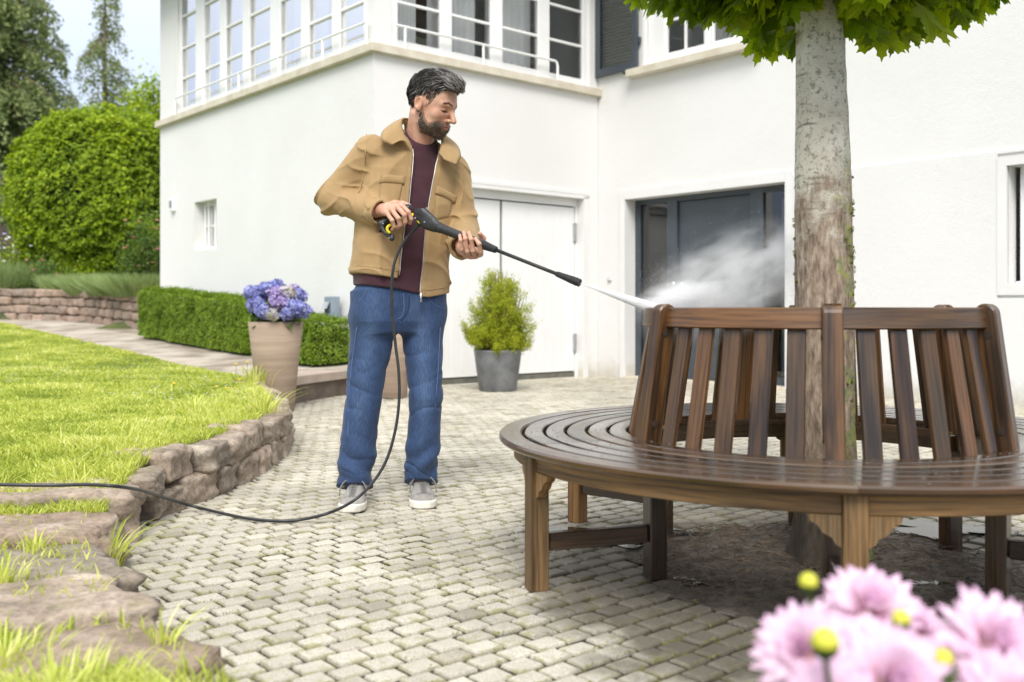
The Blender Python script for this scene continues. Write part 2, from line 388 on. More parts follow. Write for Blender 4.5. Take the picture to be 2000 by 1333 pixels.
# ---- concrete pavers, running bond, courses parallel to the garage front
BX, BY = np.array([.7545, .6563]), np.array([-.6563, .7545])
PL, PW, GAP = .094, .077, .0140
BENCH = np.array([.98, 3.25])
SOILR = .56
def build_pavers():
    ii, jj = np.meshgrid(np.arange(-80, 175), np.arange(-130, 210), indexing='ij')
    ii = ii.ravel(); jj = jj.ravel()
    off = (jj % 2) * .5 + .03 * np.sin(jj * 1.7)
    c = (ii + off)[:, None] * PL * BX + (jj * PW)[:, None] * BY + np.array([0, 2.0])
    x, y = c[:, 0], c[:, 1]
    rt = np.hypot(x - 1.02, y - 3.22)
    ok = (y > .6) & (y < 13.5) & (np.abs(x) < .56 * y + .8) & (rt > SOILR + .05 * np.sin(5 * np.arctan2(y - 3.2, x - 1)))
    ok &= np.where(y < 8.3, x > edge_x(y) - .10, x > np.interp(y, PR_Y, PR_X) - .05)
    # stop inside the house fronts
    dA = (x + 1.42) * -.7545 + (y - 10.19) * -.6563      # outside left front
    dB = (x + 1.42) * .6563 + (y - 10.19) * -.7545       # outside garage front
    dC = (x - 1.071) * -.7545 + (y - 12.36) * -.6563     # outside door front
    inside = (dB < -.2) & (x < 1.3) & (y > 10.4) | ((dC < -.25) & (x > .9) & (dB < 1.0) & (y > 11.5)) | ((dC < -.25) & (x > 1.0))
    ok &= ~inside
    c = c[ok]; n = len(c); r = rng.random(n)
    ang = rng.normal(0, .022, n); hw = (PL - GAP) / 2 + rng.normal(0, .0012, n); hd = (PW - GAP) / 2 + rng.normal(0, .0012, n)
    z = rng.normal(0, .0016, n) + .0025 * np.sin(c[:, 0] * 3) * np.sin(c[:, 1] * 2.3); tx = rng.normal(0, .016, n); ty = rng.normal(0, .016, n)
    ca, sa = np.cos(ang), np.sin(ang)
    bx = np.stack([BX[0] * ca - BX[1] * sa, BX[0] * sa + BX[1] * ca], -1); by = np.stack([-bx[:, 1], bx[:, 0]], -1)
    bv = .007
    rings = []
    for (ins, zz) in ((0, -.03), (0, -.007), (.0022, -.0022), (bv, 0.0)):
        for (sx, sy) in ((-1, -1), (1, -1), (1, 1), (-1, 1)):
            u = sx * (hw - ins); v = sy * (hd - ins)
            p = c + u[:, None] * bx + v[:, None] * by
            rings.append(np.column_stack([p, z + zz + tx * u + ty * v]))
    ch = .012   # clipped corners
    V = np.stack(rings, 1)   # n,16,3
    base = np.arange(n)[:, None, None] * 16; F = []
    for k in range(3):
        for j in range(4):
            F.append([k * 4 + j, k * 4 + (j + 1) % 4, (k + 1) * 4 + (j + 1) % 4, (k + 1) * 4 + j])
    F.append([12, 13, 14, 15]); F = np.array(F)[None] + base
    rr = np.repeat(r, 16)
    d = np.hypot(V[..., 0] - 1.05, V[..., 1] - 3.0)
    wet = np.clip(1.25 - np.clip(d - .62, 0, 9) / .55, 0, 1) * .8
    wet = np.maximum(wet, np.clip(1.15 - np.hypot((V[..., 0] - .70) * .8, V[..., 1] - 2.45) / .66, 0, 1) * .80)
    edge = np.tile(np.array([1.] * 8 + [.9] * 4 + [0.35] * 4), n)
    o = mesh('paving', V.reshape(-1, 3), F.reshape(-1, 4), M['paver'], smooth=False, attrs={'rnd': rr, 'wet': wet.ravel(), 'edge': edge})
    tag(o, kind='structure')
build_pavers()
# soil round the trunk
def soil():
    nr, na = 22, 90; V = []
    for i in range(nr):
        for k in range(na):
            t = k / na * 2 * np.pi; rr = (SOILR + .07 + .06 * math.sin(5 * t + 1) + .04 * math.sin(11 * t)) * i / (nr - 1)
            V.append([1.02 + rr * math.cos(t), 3.22 + rr * math.sin(t), .012 - .014 * (i / (nr - 1)) ** 4])
    V = np.array(V); V[:, 2] += (.012 * nz(V * [1, 1, 0], 9, 1) + .006 * nz(V * [1, 1, 0], 40, 2)) * np.repeat(np.linspace(1, .35, nr), na)
    a = (np.arange(nr - 1)[:, None] * na + np.arange(na)[None]); b = (np.arange(nr - 1)[:, None] * na + (np.arange(na)[None] + 1) % na)
    F = np.stack([a, b, b + na, a + na], -1).reshape(-1, 4)[:, ::-1]
    tag(mesh('soil', V, F, M['soil'], smooth=True), kind='structure')
    mb = MB()      # crumbs and twigs of wet bark
    for k in range(1500):
        t = rng.random() * 6.283; rr = SOILR * 1.06 * math.sqrt(rng.random()); p = np.array([1.02 + rr * math.cos(t), 3.22 + rr * math.sin(t), .012])
        d = rng.normal(0, 1, 3) * [1, 1, .25]; d *= rng.uniform(.008, .028) / np.linalg.norm(d)
        mb.tube([p - d, p + d + [0, 0, .004]], [.0016, .001], 4, True)
    tag(mb.build('bark_litter', plain('bark_litter', (.05, .035, .022), (.22, .16, .10), 40, .5)), 'crumbs of wet bark and twigs strewn on the dark soil under the tree bench', 'bark litter', kind='stuff')
soil()
wm = NT('puddle_water'); wm.set((.02, .018, .015), .03); wm.p.inputs['IOR'].default_value = 1.33
wm.p.inputs['Specular IOR Level'].default_value = 1.0
wm.l(wm.bump(wm.noise(wm.coord(), 40, 3), .08, .004), wm.p.inputs['Normal'])
def puddle(cx, cy, rx, ry, seed, label):
    na = 64; t = np.arange(na) / na * 2 * np.pi
    r = 1 + .28 * np.sin(3 * t + seed) + .2 * np.sin(5 * t + 2 * seed) + .14 * np.sin(9 * t + seed * 3) + .08 * np.sin(17 * t + seed)
    V = [[cx, cy, .0085]] + [[cx + rx * r[i] * math.cos(t[i]), cy + ry * r[i] * math.sin(t[i]), .0080] for i in range(na)]
    F = np.array([[0, 1 + i, 1 + (i + 1) % na] for i in range(na)])
    o = mesh('puddle', V, F, wm.m, org=(cx, cy, 0)); tag(o, kind='structure')
puddle(.36, 3.62, .24, .15, .4, ''); puddle(1.62, 3.72, .20, .12, 2.1, ''); puddle(1.86, 3.15, .16, .13, 3.3, ''); puddle(1.30, 3.00, .12, .05, 4.4, ''); puddle(.62, 3.0, .12, .05, 1.4, '')
# ---- stone border of the lawn
def stone_mesh(mb, c, ax, ay, L, D, H, seed, tone=None, n=8, rough=1.0):
    """rounded, broken block; c its base centre, ax along, ay outward"""
    u = np.linspace(-1, 1, n); pts = []; F = []; idx = {}
    def vid(i, j, k):
        if (i, j, k) not in idx: idx[(i, j, k)] = len(pts); pts.append((u[i], u[j], u[k]))
        return idx[(i, j, k)]
    m = n - 1
    for i in range(m):
        for j in range(m):
            F += [[vid(i, j, m), vid(i + 1, j, m), vid(i + 1, j + 1, m), vid(i, j + 1, m)], [vid(i, j, 0), vid(i, j + 1, 0), vid(i + 1, j + 1, 0), vid(i + 1, j, 0)],
                  [vid(i, 0, j), vid(i + 1, 0, j), vid(i + 1, 0, j + 1), vid(i, 0, j + 1)], [vid(i, m, j), vid(i, m, j + 1), vid(i + 1, m, j + 1), vid(i + 1, m, j)],
                  [vid(0, i, j), vid(0, i, j + 1), vid(0, i + 1, j + 1), vid(0, i + 1, j)], [vid(m, i, j), vid(m, i + 1, j), vid(m, i + 1, j + 1), vid(m, i, j + 1)]]
    P = np.array(pts); q = np.sign(P) * np.abs(P) ** .85
    r = (np.abs(q) ** 8).sum(1) ** .125; S = q / r[:, None]
    S[:, 0] *= 1 + .10 * math.sin(seed * 3.1) * S[:, 2]; S[:, 1] *= 1 + .12 * math.sin(seed * 5.7) * S[:, 0]
    nn = nz(S + seed * 3.3, 2.2, seed) * .13 + nz(S + seed, 6.0, seed + 3) * .06 + nz(S + seed, 15.0, seed + 5) * .02
    S = S * (1 + nn * rough)[:, None]
    W = np.asarray(c, float) + S[:, :1] * L / 2 * np.append(ax, 0) + S[:, 1:2] * D / 2 * np.append(ay, 0) + (S[:, 2:3] + 1) * H / 2 * np.array([0, 0, 1])
    mb.add(W, np.array(F), rnd=(seed * .37) % 1 if tone is None else tone)
def border():
    root = thing('stone_border', (-1.3, 4.0, 0), 'low dry stone border of rough reddish blocks holding up the lawn beside the paving', 'stone wall')
    P = np.column_stack([EDGE_X, EDGE_Y]); P = P[P[:, 1] > 1.4]; l = np.concatenate([[0], np.cumsum(np.linalg.norm(np.diff(P, axis=0), axis=1))])
    def at(s):
        p = np.array([np.interp(s, l, P[:, 0]), np.interp(s, l, P[:, 1])]); q = np.array([np.interp(s + .05, l, P[:, 0]), np.interp(s + .05, l, P[:, 1])])
        t = q - p; t /= np.linalg.norm(t) + 1e-9; return p, t
    s = .80; k = 0
    while s < l[-1] - .1:
        L = [.42, .40, .50, .38, .46, .40][k % 6] if s < 2.3 else [.27, .31, .24, .34, .29][k % 5]
        p, t = at(s + L / 2); nrm = np.array([t[1], -t[0]]); top = gz(p[0], p[1])
        if top < .16:
            mb = MB(); D = [.76, .86, .80][k % 3]; stone_mesh(mb, [*(p - nrm * (D * .5 + .035)), -.06], t, nrm, L * 1.04, D, top + .085 + .01 * math.sin(k * 2.), k + 1.0, n=14)
            mb.build('stone', M['stone2'] if k % 3 == 0 else M['stone'], root, True)
        else:
            h1 = top * .5
            mb = MB(); stone_mesh(mb, [*(p - nrm * .13), h1 - .004], t, nrm, L * 1.0, .27 + .03 * math.sin(k * 1.9), top - h1 + .02 + .012 * math.sin(k * 2.3), k + 1.5, n=12)
            mb.build('stone', M['stone'], root, True)
            p2, t2 = at(s + L / 2 + .12); n2 = np.array([t2[1], -t2[0]])
            mb = MB(); stone_mesh(mb, [*(p2 - n2 * .11), -.03], t2, n2, L * 1.03, .25, h1 + .035, k + 7.2, n=12)
            mb.build('stone', M['stone'], root, True)
        s += L * .97; k += 1
border()
# ---- step edge of the path platform
def step():
    root = thing('sandstone_step', (-1.7, 9.2, 0), 'low curved sandstone step edging the path behind the tall brown pots', 'step')
    P = catmull(np.array([[-2.25, 8.25, 0], [-1.98, 8.45, 0], [-1.86, 8.95, 0], [-1.62, 9.63, 0], [-1.45, 10.12, 0]]), 8)
    mb = MB(); mt = MB()
    for i in range(len(P) - 1):
        a, b = P[i], P[i + 1]; t = (b - a); L = np.linalg.norm(t); t /= L; nr = np.array([t[1], -t[0], 0])
        mb.box(a, t, nr, [0, 0, 1], -.002, L + .002, -.25, 0, -.02, .165); mt.box(a, t, nr, [0, 0, 1], -.004, L + .004, -.35, .035, .165, .238)
    mb.build('riser', plain('step_riser', (.13, .10, .08), (.20, .16, .125), 7, .9, .5, 60), root); mt.build('tread', plain('step_slab', (.42, .33, .27), (.53, .44, .36), 5, .85, .4, 90, .004), root)
step()
# ---- dry stone wall behind the path
def back_wall():
    root = thing('dry_stone_wall', (-7.5, 17, .5), 'long low wall of pale reddish stones behind the path at the far side of the lawn', 'stone wall')
    P = np.array([[-5.0, 14.35], [-5.9, 15.3], [-7.7, 17.2], [-9.3, 18.0], [-12, 19.0], [-14.5, 19.6]]); mb = MB()
    l = np.concatenate([[0], np.cumsum(np.linalg.norm(np.diff(P, axis=0), axis=1))]); k = 0
    for c in range(4):
        s = -.1 * c
        while s < l[-1]:
            L = rng.uniform(.22, .48); m = s + L / 2; p = np.array([np.interp(m, l, P[:, 0]), np.interp(m, l, P[:, 1])]); q = np.array([np.interp(m + .1, l, P[:, 0]), np.interp(m + .1, l, P[:, 1])])
            t = q - p; t /= np.linalg.norm(t) + 1e-9; nr = np.array([-t[1], t[0]])
            if nr[1] > 0: nr = -nr
            z0 = gz(p[0], p[1]) - .03; H = .145
            stone_mesh(mb, [*(p - nr * rng.uniform(-.02, .03)), z0 + c * H], t, nr, L * .98, .3, H * rng.uniform(.9, 1.02), k + .3, rng.random(), 6); s += L; k += 1
    mb.build('stone', M['stone2'], root, True)
back_wall()
# ================================================================== the house
Cc = np.array([-1.42, 10.19]); Ic = np.array([1.071, 12.36])
dA = np.array([-.6563, .7545]); dB = np.array([.7545, .6563]); dC = -dA
nA = -dB; nB = dC; nC = nA     # outward normals
house = thing('house', (-1.42, 10.19, 0), 'two storey white rendered house with glazed corner bay, garage doors and grey shutters', 'house')
class Wall:
    def __init__(s, o, d, n): s.o = np.append(o, 0.0); s.d = np.append(d, 0.0); s.n = np.append(n, 0.0)
    def P(s, u, w, z): return s.o + s.d * u + s.n * w + np.array([0, 0, z])
    def box(s, mb, u0, u1, w0, w1, z0, z1, bev=0.0): mb.box(s.o, s.d, s.n, [0, 0, 1], u0, u1, w0, w1, z0, z1, bev)
    def face(s, mb, u0, u1, z0, z1, holes, w=0.0, depth=.2):
        us = sorted({u0, u1, *[h[0] for h in holes], *[h[1] for h in holes]}); zs = sorted({z0, z1, *[h[2] for h in holes], *[h[3] for h in holes]})
        us = [q for q in us if u0 <= q <= u1]; zs = [q for q in zs if z0 <= q <= z1]
        hole = lambda a, b: any(h[0] <= a < h[1] and h[2] <= b < h[3] for h in holes)
        for i in range(len(us) - 1):
            for j in range(len(zs) - 1):
                a, b, c, d = us[i], us[i + 1], zs[j], zs[j + 1]
                if hole((a + b) / 2, (c + d) / 2): continue
                mb.add([s.P(a, w, c), s.P(b, w, c), s.P(b, w, d), s.P(a, w, d)], np.array([[0, 1, 2, 3]]))
        for (a, b, c, d) in holes:
            dp = depth
            for e in (((a, c), (b, c)), ((b, c), (b, d)), ((b, d), (a, d)), ((a, d), (a, c))):
                (p, q), (r, t) = e
                mb.add([s.P(p, w, q), s.P(r, w, t), s.P(r, w - dp, t), s.P(p, w - dp, q)], np.array([[0, 1, 2, 3]]))
WA, WB, WC = Wall(Cc, dA, nA), Wall(Cc, dB, nB), Wall(Ic, dC, nC)
ZT = 5.75
mb = MB()
WA.face(mb, 0, 5.64, 0, 3.50, [(3.74, 4.44, 1.63, 2.29)], depth=.20)
WA.face(mb, 0, 5.64, 3.50, ZT, [(.12, 5.02, 3.56, 5.45)], depth=.14)
WB.face(mb, 0, 3.30, 0, 3.50, [(.45, 3.04, 0, 2.19)], depth=.16)
WB.face(mb, 0, 3.30, 3.50, ZT, [(.22, 3.16, 3.56, 5.45)], depth=.14)
WC.face(mb, 0, 9.0, 2.2, ZT, [(.80, 2.37, 3.72, 5.3)], depth=.16)
WC.face(mb, 0, 9.0, 0, 2.2, [(.465, 2.707, 0, 2.16), (4.94, 6.3, 1.05, 2.08)], w=.0, depth=.17)
# far left side of the house and the back
WD = Wall(Cc + dA * 5.64, -nA, dA); WD.face(mb, 0, 12, 0, ZT, [])
mb.build('wall', M['wall'], house)
mb = MB()
WC.face(mb, 2.80, 9.0, -.02, 2.215, [(4.86, 6.4, .93, 2.19)], w=.022, depth=.022)
mb.add([WC.P(2.80, .022, 2.215), WC.P(9, .022, 2.215), WC.P(9, 0, 2.235), WC.P(2.8, 0, 2.235)], np.array([[0, 1, 2, 3]]))
mb.add([WC.P(2.80, 0, 0), WC.P(2.80, .022, 0), WC.P(2.80, .022, 2.215), WC.P(2.8, 0, 2.235)], np.array([[0, 1, 2, 3]]))
mb.build('plinth', M['wall'], house)
# plaster surrounds
mb = MB()
WC.box(mb, .385, .465, -.0, .02, 0, 2.27); WC.box(mb, 2.707, 2.797, -.0, .02, 0, 2.27); WC.box(mb, .467, 2.705, 0, .02, 2.16, 2.27)
mb.build('door_surround', M['trim'], house)
mb = MB()
WB.box(mb, 3.04, 3.11, 0, .018, 0, 2.22); WB.box(mb, .36, .45, 0, .018, 0, 2.22); WB.box(mb, .36, 3.13, 0, .022, 2.235, 2.275); WB.box(mb, .36, 3.11, 0, .018, 2.19, 2.2345)
mb.build('garage_surround', M['trim'], house)
# ledge band under the bay
mb = MB()
WA.box(mb, -.07, 5.68, 0, .07, 3.47, 3.56, .006); WB.box(mb, -.065, 3.30, .0015, .072, 3.469, 3.5615, .006)
mb.build('ledge', M['ledge'], house)
# roof
mb = MB()
c0 = [-.6, -.6]
far = Cc + dA * 5.64
ev = .55
q = [Cc - nA * -ev + nB * ev, far + nA * ev + dA * ev, far + dA * ev + dB * 13, Ic + dC * 9 + dB * 13, Ic + dC * 9.3 + nC * ev, Ic + nC * ev + dA * .0 + nB * ev * 1.0]
top = [Cc + dA * 2.8 + dB * 3.2, far + dB * 3.2, far + dB * 6, Ic + dC * 9 + dB * 6.0, Ic + dC * 9.3 + dB * 3.2, Ic + dB * 3.2]
V = [[*p, ZT] for p in q] + [[*p, ZT + 2.4] for p in top] + [[*p, ZT - .12] for p in q]
mb.add(V, [np.array([[0, 1, 7, 6], [1, 2, 8, 7], [2, 3, 9, 8], [3, 4, 10, 9], [4, 5, 11, 10], [5, 0, 6, 11], [0, 12, 13, 1], [1, 13, 14, 2], [3, 15, 16, 4], [4, 16, 17, 5], [5, 17, 12, 0]]), np.array([[6, 7, 8, 9, 10, 11], [17, 16, 15, 14, 13, 12]])])
mb.build('roof', M['roof'], house)
# ---- rooms behind the glass
mb = MB()
def room(W, u0, u1, z0, z1, depth, w0=-.15):
    p = lambda u, w, z: W.P(u, w, z)
    a = [p(u0, w0, z0), p(u1, w0, z0), p(u1, w0 - depth, z0), p(u0, w0 - depth, z0), p(u0, w0, z1), p(u1, w0, z1), p(u1, w0 - depth, z1), p(u0, w0 - depth, z1)]
    mb.add(a, np.array([[0, 3, 2, 1], [4, 5, 6, 7], [2, 3, 7, 6], [0, 4, 7, 3], [1, 2, 6, 5]]))
# bay interior: one L-shaped room; floor, ceiling, back walls
fl = [Cc - nA * .16 - nB * .16, far - nA * .16, far - nA * 2.9, Cc - nA * 2.9 - nB * 2.9 + dB * .0, Cc + dB * 3.3 - nB * 2.9, Cc + dB * 3.3 - nB * .16]
for z in (3.3, 5.6): mb.add([[*p, z] for p in fl], [np.array([[0, 1, 2, 3], [0, 3, 4, 5]])])
for a_, b_ in ((1, 2), (2, 3), (3, 4), (4, 5)):
    zt_ = 4.45 if a_ in (2, 3) else 5.6; mb.add([[*fl[a_], 3.3], [*fl[b_], 3.3], [*fl[b_], zt_], [*fl[a_], zt_]], np.array([[0, 1, 2, 3]]))  # rear walls cut short, an invented opening to let daylight brighten the room
mb.build('sunroom_interior', M['room'], house); mb = MB()
room(WC, .55, 2.6, 3.5, 5.5, 1.6); mb.build('room_interior', M['room'], house); mb = MB(); room(WC, 4.7, 6.5, .9, 2.3, 1.2, -.19); 
mb.build('room_interior', M['room'], house)
mb = MB(); room(WC, .3, 2.9, .0, 2.3, 1.6, -.24)
mb.build('hall_interior', plain('dim_hall', (.16, .155, .15), (.2, .2, .195), 1, .8), house)
def curtain(W, u0, u1, z0, z1, w, par):
    n = 40; u = np.linspace(u0, u1, n); ww = w + .02 * np.sin(np.arange(n) * 1.35 + u0 * 5) ; V = [W.P(u[i], ww[i], z) for z in (z0, z1) for i in range(n)]
    a = np.arange(n - 1); mesh('curtain', V, np.stack([a, a + 1, a + 1 + n, a + n], -1), M['curtain'], par, True)
# ---- windows
def window(W, panes, z0, z1, bars, wf, posts_to=None, fw=.045, par=house, name='window', glassm=None, mun=.028, outer=None, skip_glass=()):
    """frame members fill everything between the panes; W a wall, wf the depth of the frame front"""
    u0, u1 = outer; mb = MB(); us = [u0] + [x for p in panes for x in p] + [u1]
    for i in range(0, len(us), 2):
        if us[i + 1] - us[i] > .012: W.box(mb, us[i], us[i + 1], wf - .07, wf, z0, z1, .004)
    fr = mb.build('frame', M['whitepaint'], par)
    return fr
def sash(W, a, b, z0, z1, bars, wf, bot=.09, top=.07, glassm=None, side=.03, par=house, mid=None, matf=None, mun=.03):
    """one casement: frame mesh with a pane child"""
    mb = MB(); d = .035; w1 = wf - .018; w0 = w1 - d
    W.box(mb, a - side, b + side, w0, w1, z0, z0 + bot, .003); W.box(mb, a - side, b + side, w0, w1, z1 - top, z1, .003)
    W.box(mb, a - side, a, w0, w1, z0 + bot, z1 - top); W.box(mb, b, b + side, w0, w1, z0 + bot, z1 - top)
    for z in bars: W.box(mb, a, b, w0 + .004, w1 + .004, z - mun / 2, z + mun / 2, .003)
    if mid: W.box(mb, mid - .012, mid + .012, w0 + .005, w1 + .003, z0 + bot, z1 - top)
    o = mb.build('window', matf or M['whitepaint'], par)
    V = [W.P(a, w0 + .012, z0 + bot), W.P(b, w0 + .012, z0 + bot), W.P(b, w0 + .012, z1 - top), W.P(a, w0 + .012, z1 - top)]
    mesh('pane', V, np.array([[0, 1, 2, 3]]), glassm or M['glass'], o)
    return o
PA = [(.242, .724), (.883, 1.40), (1.565, 2.067), (2.312, 2.868), (3.05, 3.54), (3.707, 4.2), (4.47, 4.955)]
PB = [(.317, .874), (1.035, 1.59), (1.766, 2.322), (2.505, 3.067)]
BZ = [4.075, 4.50, 4.95]
window(WA, PA, 3.56, 5.45, BZ, -.03, outer=(.12, 5.02)); window(WB, PB, 3.56, 5.45, BZ, -.03, outer=(.22, 3.16))
for a, b in PA: sash(WA, a, b, 3.58, 5.44, BZ, -.035)
for i, (a, b) in enumerate(PB): sash(WB, a, b, 3.58, 5.44, BZ, -.035)
for a, b in ((.2, 1.15), (1.3, 2.1), (2.2, 3.1), (3.2, 4.3), (4.4, 5.0)): curtain(WA, a, b, 3.45, 5.5, -.24, house)
for a, b in ((.30, .70), (.86, 1.52), (1.66, 2.40)): curtain(WB, a, b, 3.45, 5.5, -.24, house)
# a louvred screen inside the last window of the bay
mb = MB()
for k in range(26): WB.box(mb, 2.30, 2.86, -.52, -.50, 3.5 + .075 * k, 3.5 + .075 * k + .068)
mb.build('louvred_screen', plain('brown_grey_slats', (.17, .15, .125), (.22, .20, .17), 4, .7), house)
# railings
def railing(W, u0, u1, posts, bend=None):
    mb = MB(); z = 3.79; w = .045
    path = [W.P(u0, w, z)] + [W.P(u, w, z) for u in np.linspace(u0, u1, 8)[1:]]
    if bend: path += [W.P(u1 + .03, w, z - .015), W.P(u1 + .045, w, z - .06), W.P(u1 + .045, w, 3.56)]
    mb.tube(path, .015, 8)
    for u in posts: mb.tube([W.P(u, w, 3.55), W.P(u, w, z)], .015, 8)
    mb.build('railing', M['whitepaint'], house)
railing(WA, .05, 5.0, [.06, .95, 1.95, 3.0, 4.05, 5.0]); railing(WB, .24, 2.52, [.36, 1.42], True)
# ---- upper window and shutter of the right wing
mb = MB(); WC.box(mb, .745, .80, -.05, .018, 3.70, 5.35, .003); WC.box(mb, 2.37, 2.43, -.05, .018, 3.70, 5.35, .003); WC.box(mb, .80, 2.37, -.09, -.03, 3.72, 3.775, .003)
WC.box(mb, .80, 1.04, -.10, -.035, 3.775, 5.3, .003); WC.box(mb, 1.63, 1.70, -.10, -.035, 3.775, 5.3, .003)
mb.build('window_frame', M['whitepaint'], house)
o = sash(WC, 1.07, 1.60, 3.775, 5.3, [4.2, 4.65], -.04, .05, .05, mid=1.335); o = sash(WC, 1.74, 2.30, 3.775, 5.3, [4.2, 4.65], -.04, .05, .05, mid=2.02)
curtain(WC, 1.45, 1.75, 3.6, 5.3, -.4, house)
mb = MB(); WC.box(mb, .573, 2.476, 0, .13, 3.60, 3.69, .006); mb.build('sill', M['ledge'], house)
def shutter(u0, u1, z0=3.70, z1=5.32):
    mb = MB(); w0, w1 = .03, .068; f = .075
    WC.box(mb, u0, u0 + f, w0, w1, z0, z1, .003); WC.box(mb, u1 - f, u1, w0, w1, z0, z1, .003); WC.box(mb, u0 + f, u1 - f, w0, w1, z0, z0 + .09, .003); WC.box(mb, u0 + f, u1 - f, w0, w1, z1 - .09, z1, .003)
    s = mb.build('shutter', M['greypaint'], house); mb = MB(); z = z0 + .095; o, d, n_ = WC.o, WC.d, WC.n
    while z < z1 - .13:
        ay = n_ * .9 + np.array([0, 0, -.42]); az = np.cross(d, ay); az = az if az[2] > 0 else -az
        mb.box(WC.P(0, .047, z + .02), d, ay, az, u0 + f, u1 - f, -.020, .020, -.004, .004); z += .040
    mb.build('louvre', M['greypaint'], s)
    mb = MB(); WC.box(mb, u1 - .0, u1 + .03, .02, .05, 4.0, 4.07); WC.box(mb, u1 - .0, u1 + .03, .02, .05, 4.9, 4.97); mb.build('hinge', M['greypaint'], s)
    return s
shutter(.015, .70); shutter(2.50, 3.18)
mb = MB(); mb.tube([WC.P(.50, .03, 3.67), WC.P(.50, .09, 3.67), WC.P(.56, .10, 3.665), WC.P(.58, .10, 3.64)], .008, 6); mb.build('shutter_hook', M['dark'], house)
# ---- lower right window
mb = MB(); WC.box(mb, 4.86, 4.94, -.02,   .028, .955, 2.16); WC.box(mb, 6.3, 6.38, -.02,   .028, .955, 2.16); WC.box(mb, 4.94, 6.3, -.02,   .028, 2.08, 2.16); WC.box(mb, 4.94, 6.3, -.02,   .028, .955, 1.05)
mb.build('window_surround', M['trim'], house)
sash(WC, 5.09, 5.62, 1.05, 2.08, [], -.12, .07, .07, side=.10); sash(WC, 5.78, 6.22, 1.05, 2.08, [], -.12, .07, .07, side=.06)
mb = MB(); WC.box(mb, 4.99, 6.3, -.13, -.04, 1.05, 1.075, .003); mb.build('sill', M['whitepaint'], house)
mb = MB(); z = 1.1
while z < 2.05: WC.box(mb, 5.0, 6.3, -.30, -.28, z, z + .042); z += .05
mb.build('roller_blind', plain('grey_slats', (.23, .23, .22), None, rough=.7), house)
# ---- small barred window on the left front
sash(WA, 3.78, 4.40, 1.63, 2.29, [1.96], -.12, .05, .05, mid=4.09, glassm=M['glassdark'])
mb = MB()
for u in (3.88, 3.99, 4.20, 4.31): mb.tube([WA.P(u, -.10, 1.63), WA.P(u, -.10, 2.29)], .013, 6)
mb.build('window_bars', M['whitepaint'], house)
# ---- garage doors
def garage():
    for (a, b, hside) in ((.52, 1.800, 0), (1.838, 3.00, 1)):
        mb = MB(); n = 9 if hside == 0 else 8; wdt = (b - a) / n
        for k in range(n): WB.box(mb, a + k * wdt, a + (k + 1) * wdt, -.15, -.118, .075, 2.085, .0022)
        WB.box(mb, a, b, -.155, -.150 + .022, .076, 2.084)
        dr = mb.build('garage_door', M['whitepaint'], house)
        if hside:
            mh = MB()
            for z in (.42, 1.78): WB.box(mh, 2.975, 3.03, -.118, -.095, z - .11, z + .11, .003); mh.tube([WB.P(3.005, -.092, z - .12), WB.P(3.005, -.092, z + .12)], .011, 8)
            mh.build('hinge', M['metal'], dr)
            mh = MB(); mh.tube([WB.P(1.93, -.12, 1.14), WB.P(1.93, -.06, 1.14)], .012, 8); mh.tube([WB.P(1.93, -.062, 1.14), WB.P(2.05, -.062, 1.145)], .010, 8); WB.box(mh, 1.90, 1.96, -.118, -.108, 1.02, 1.20, .003)
            mh.build('handle', M['chrome'], dr)
    mb = MB(); WB.box(mb, .45, 3.04, -.16, -.10, 2.10, 2.19, .003); WB.box(mb, 3.012, 3.04, -.16, -.10, 0, 2.10, .003); WB.box(mb, .45, .51, -.16, -.10, 0, 2.10, .003)
    mb.build('garage_door_frame', M['whitepaint'], house)
    mb = MB(); WB.box(mb, .45, 3.04, -.20, -.16, 0, 2.19); mb.build('garage_dark_gap', plain('green_black', (.012, .022, .018), None, rough=.8), house)
    mb = MB(); WB.box(mb, .51, 3.012, -.158, -.125, 0, .06); mb.build('threshold', plain('threshold_grey', (.10, .10, .08), (.16, .16, .13), 9, .8), house)
garage()
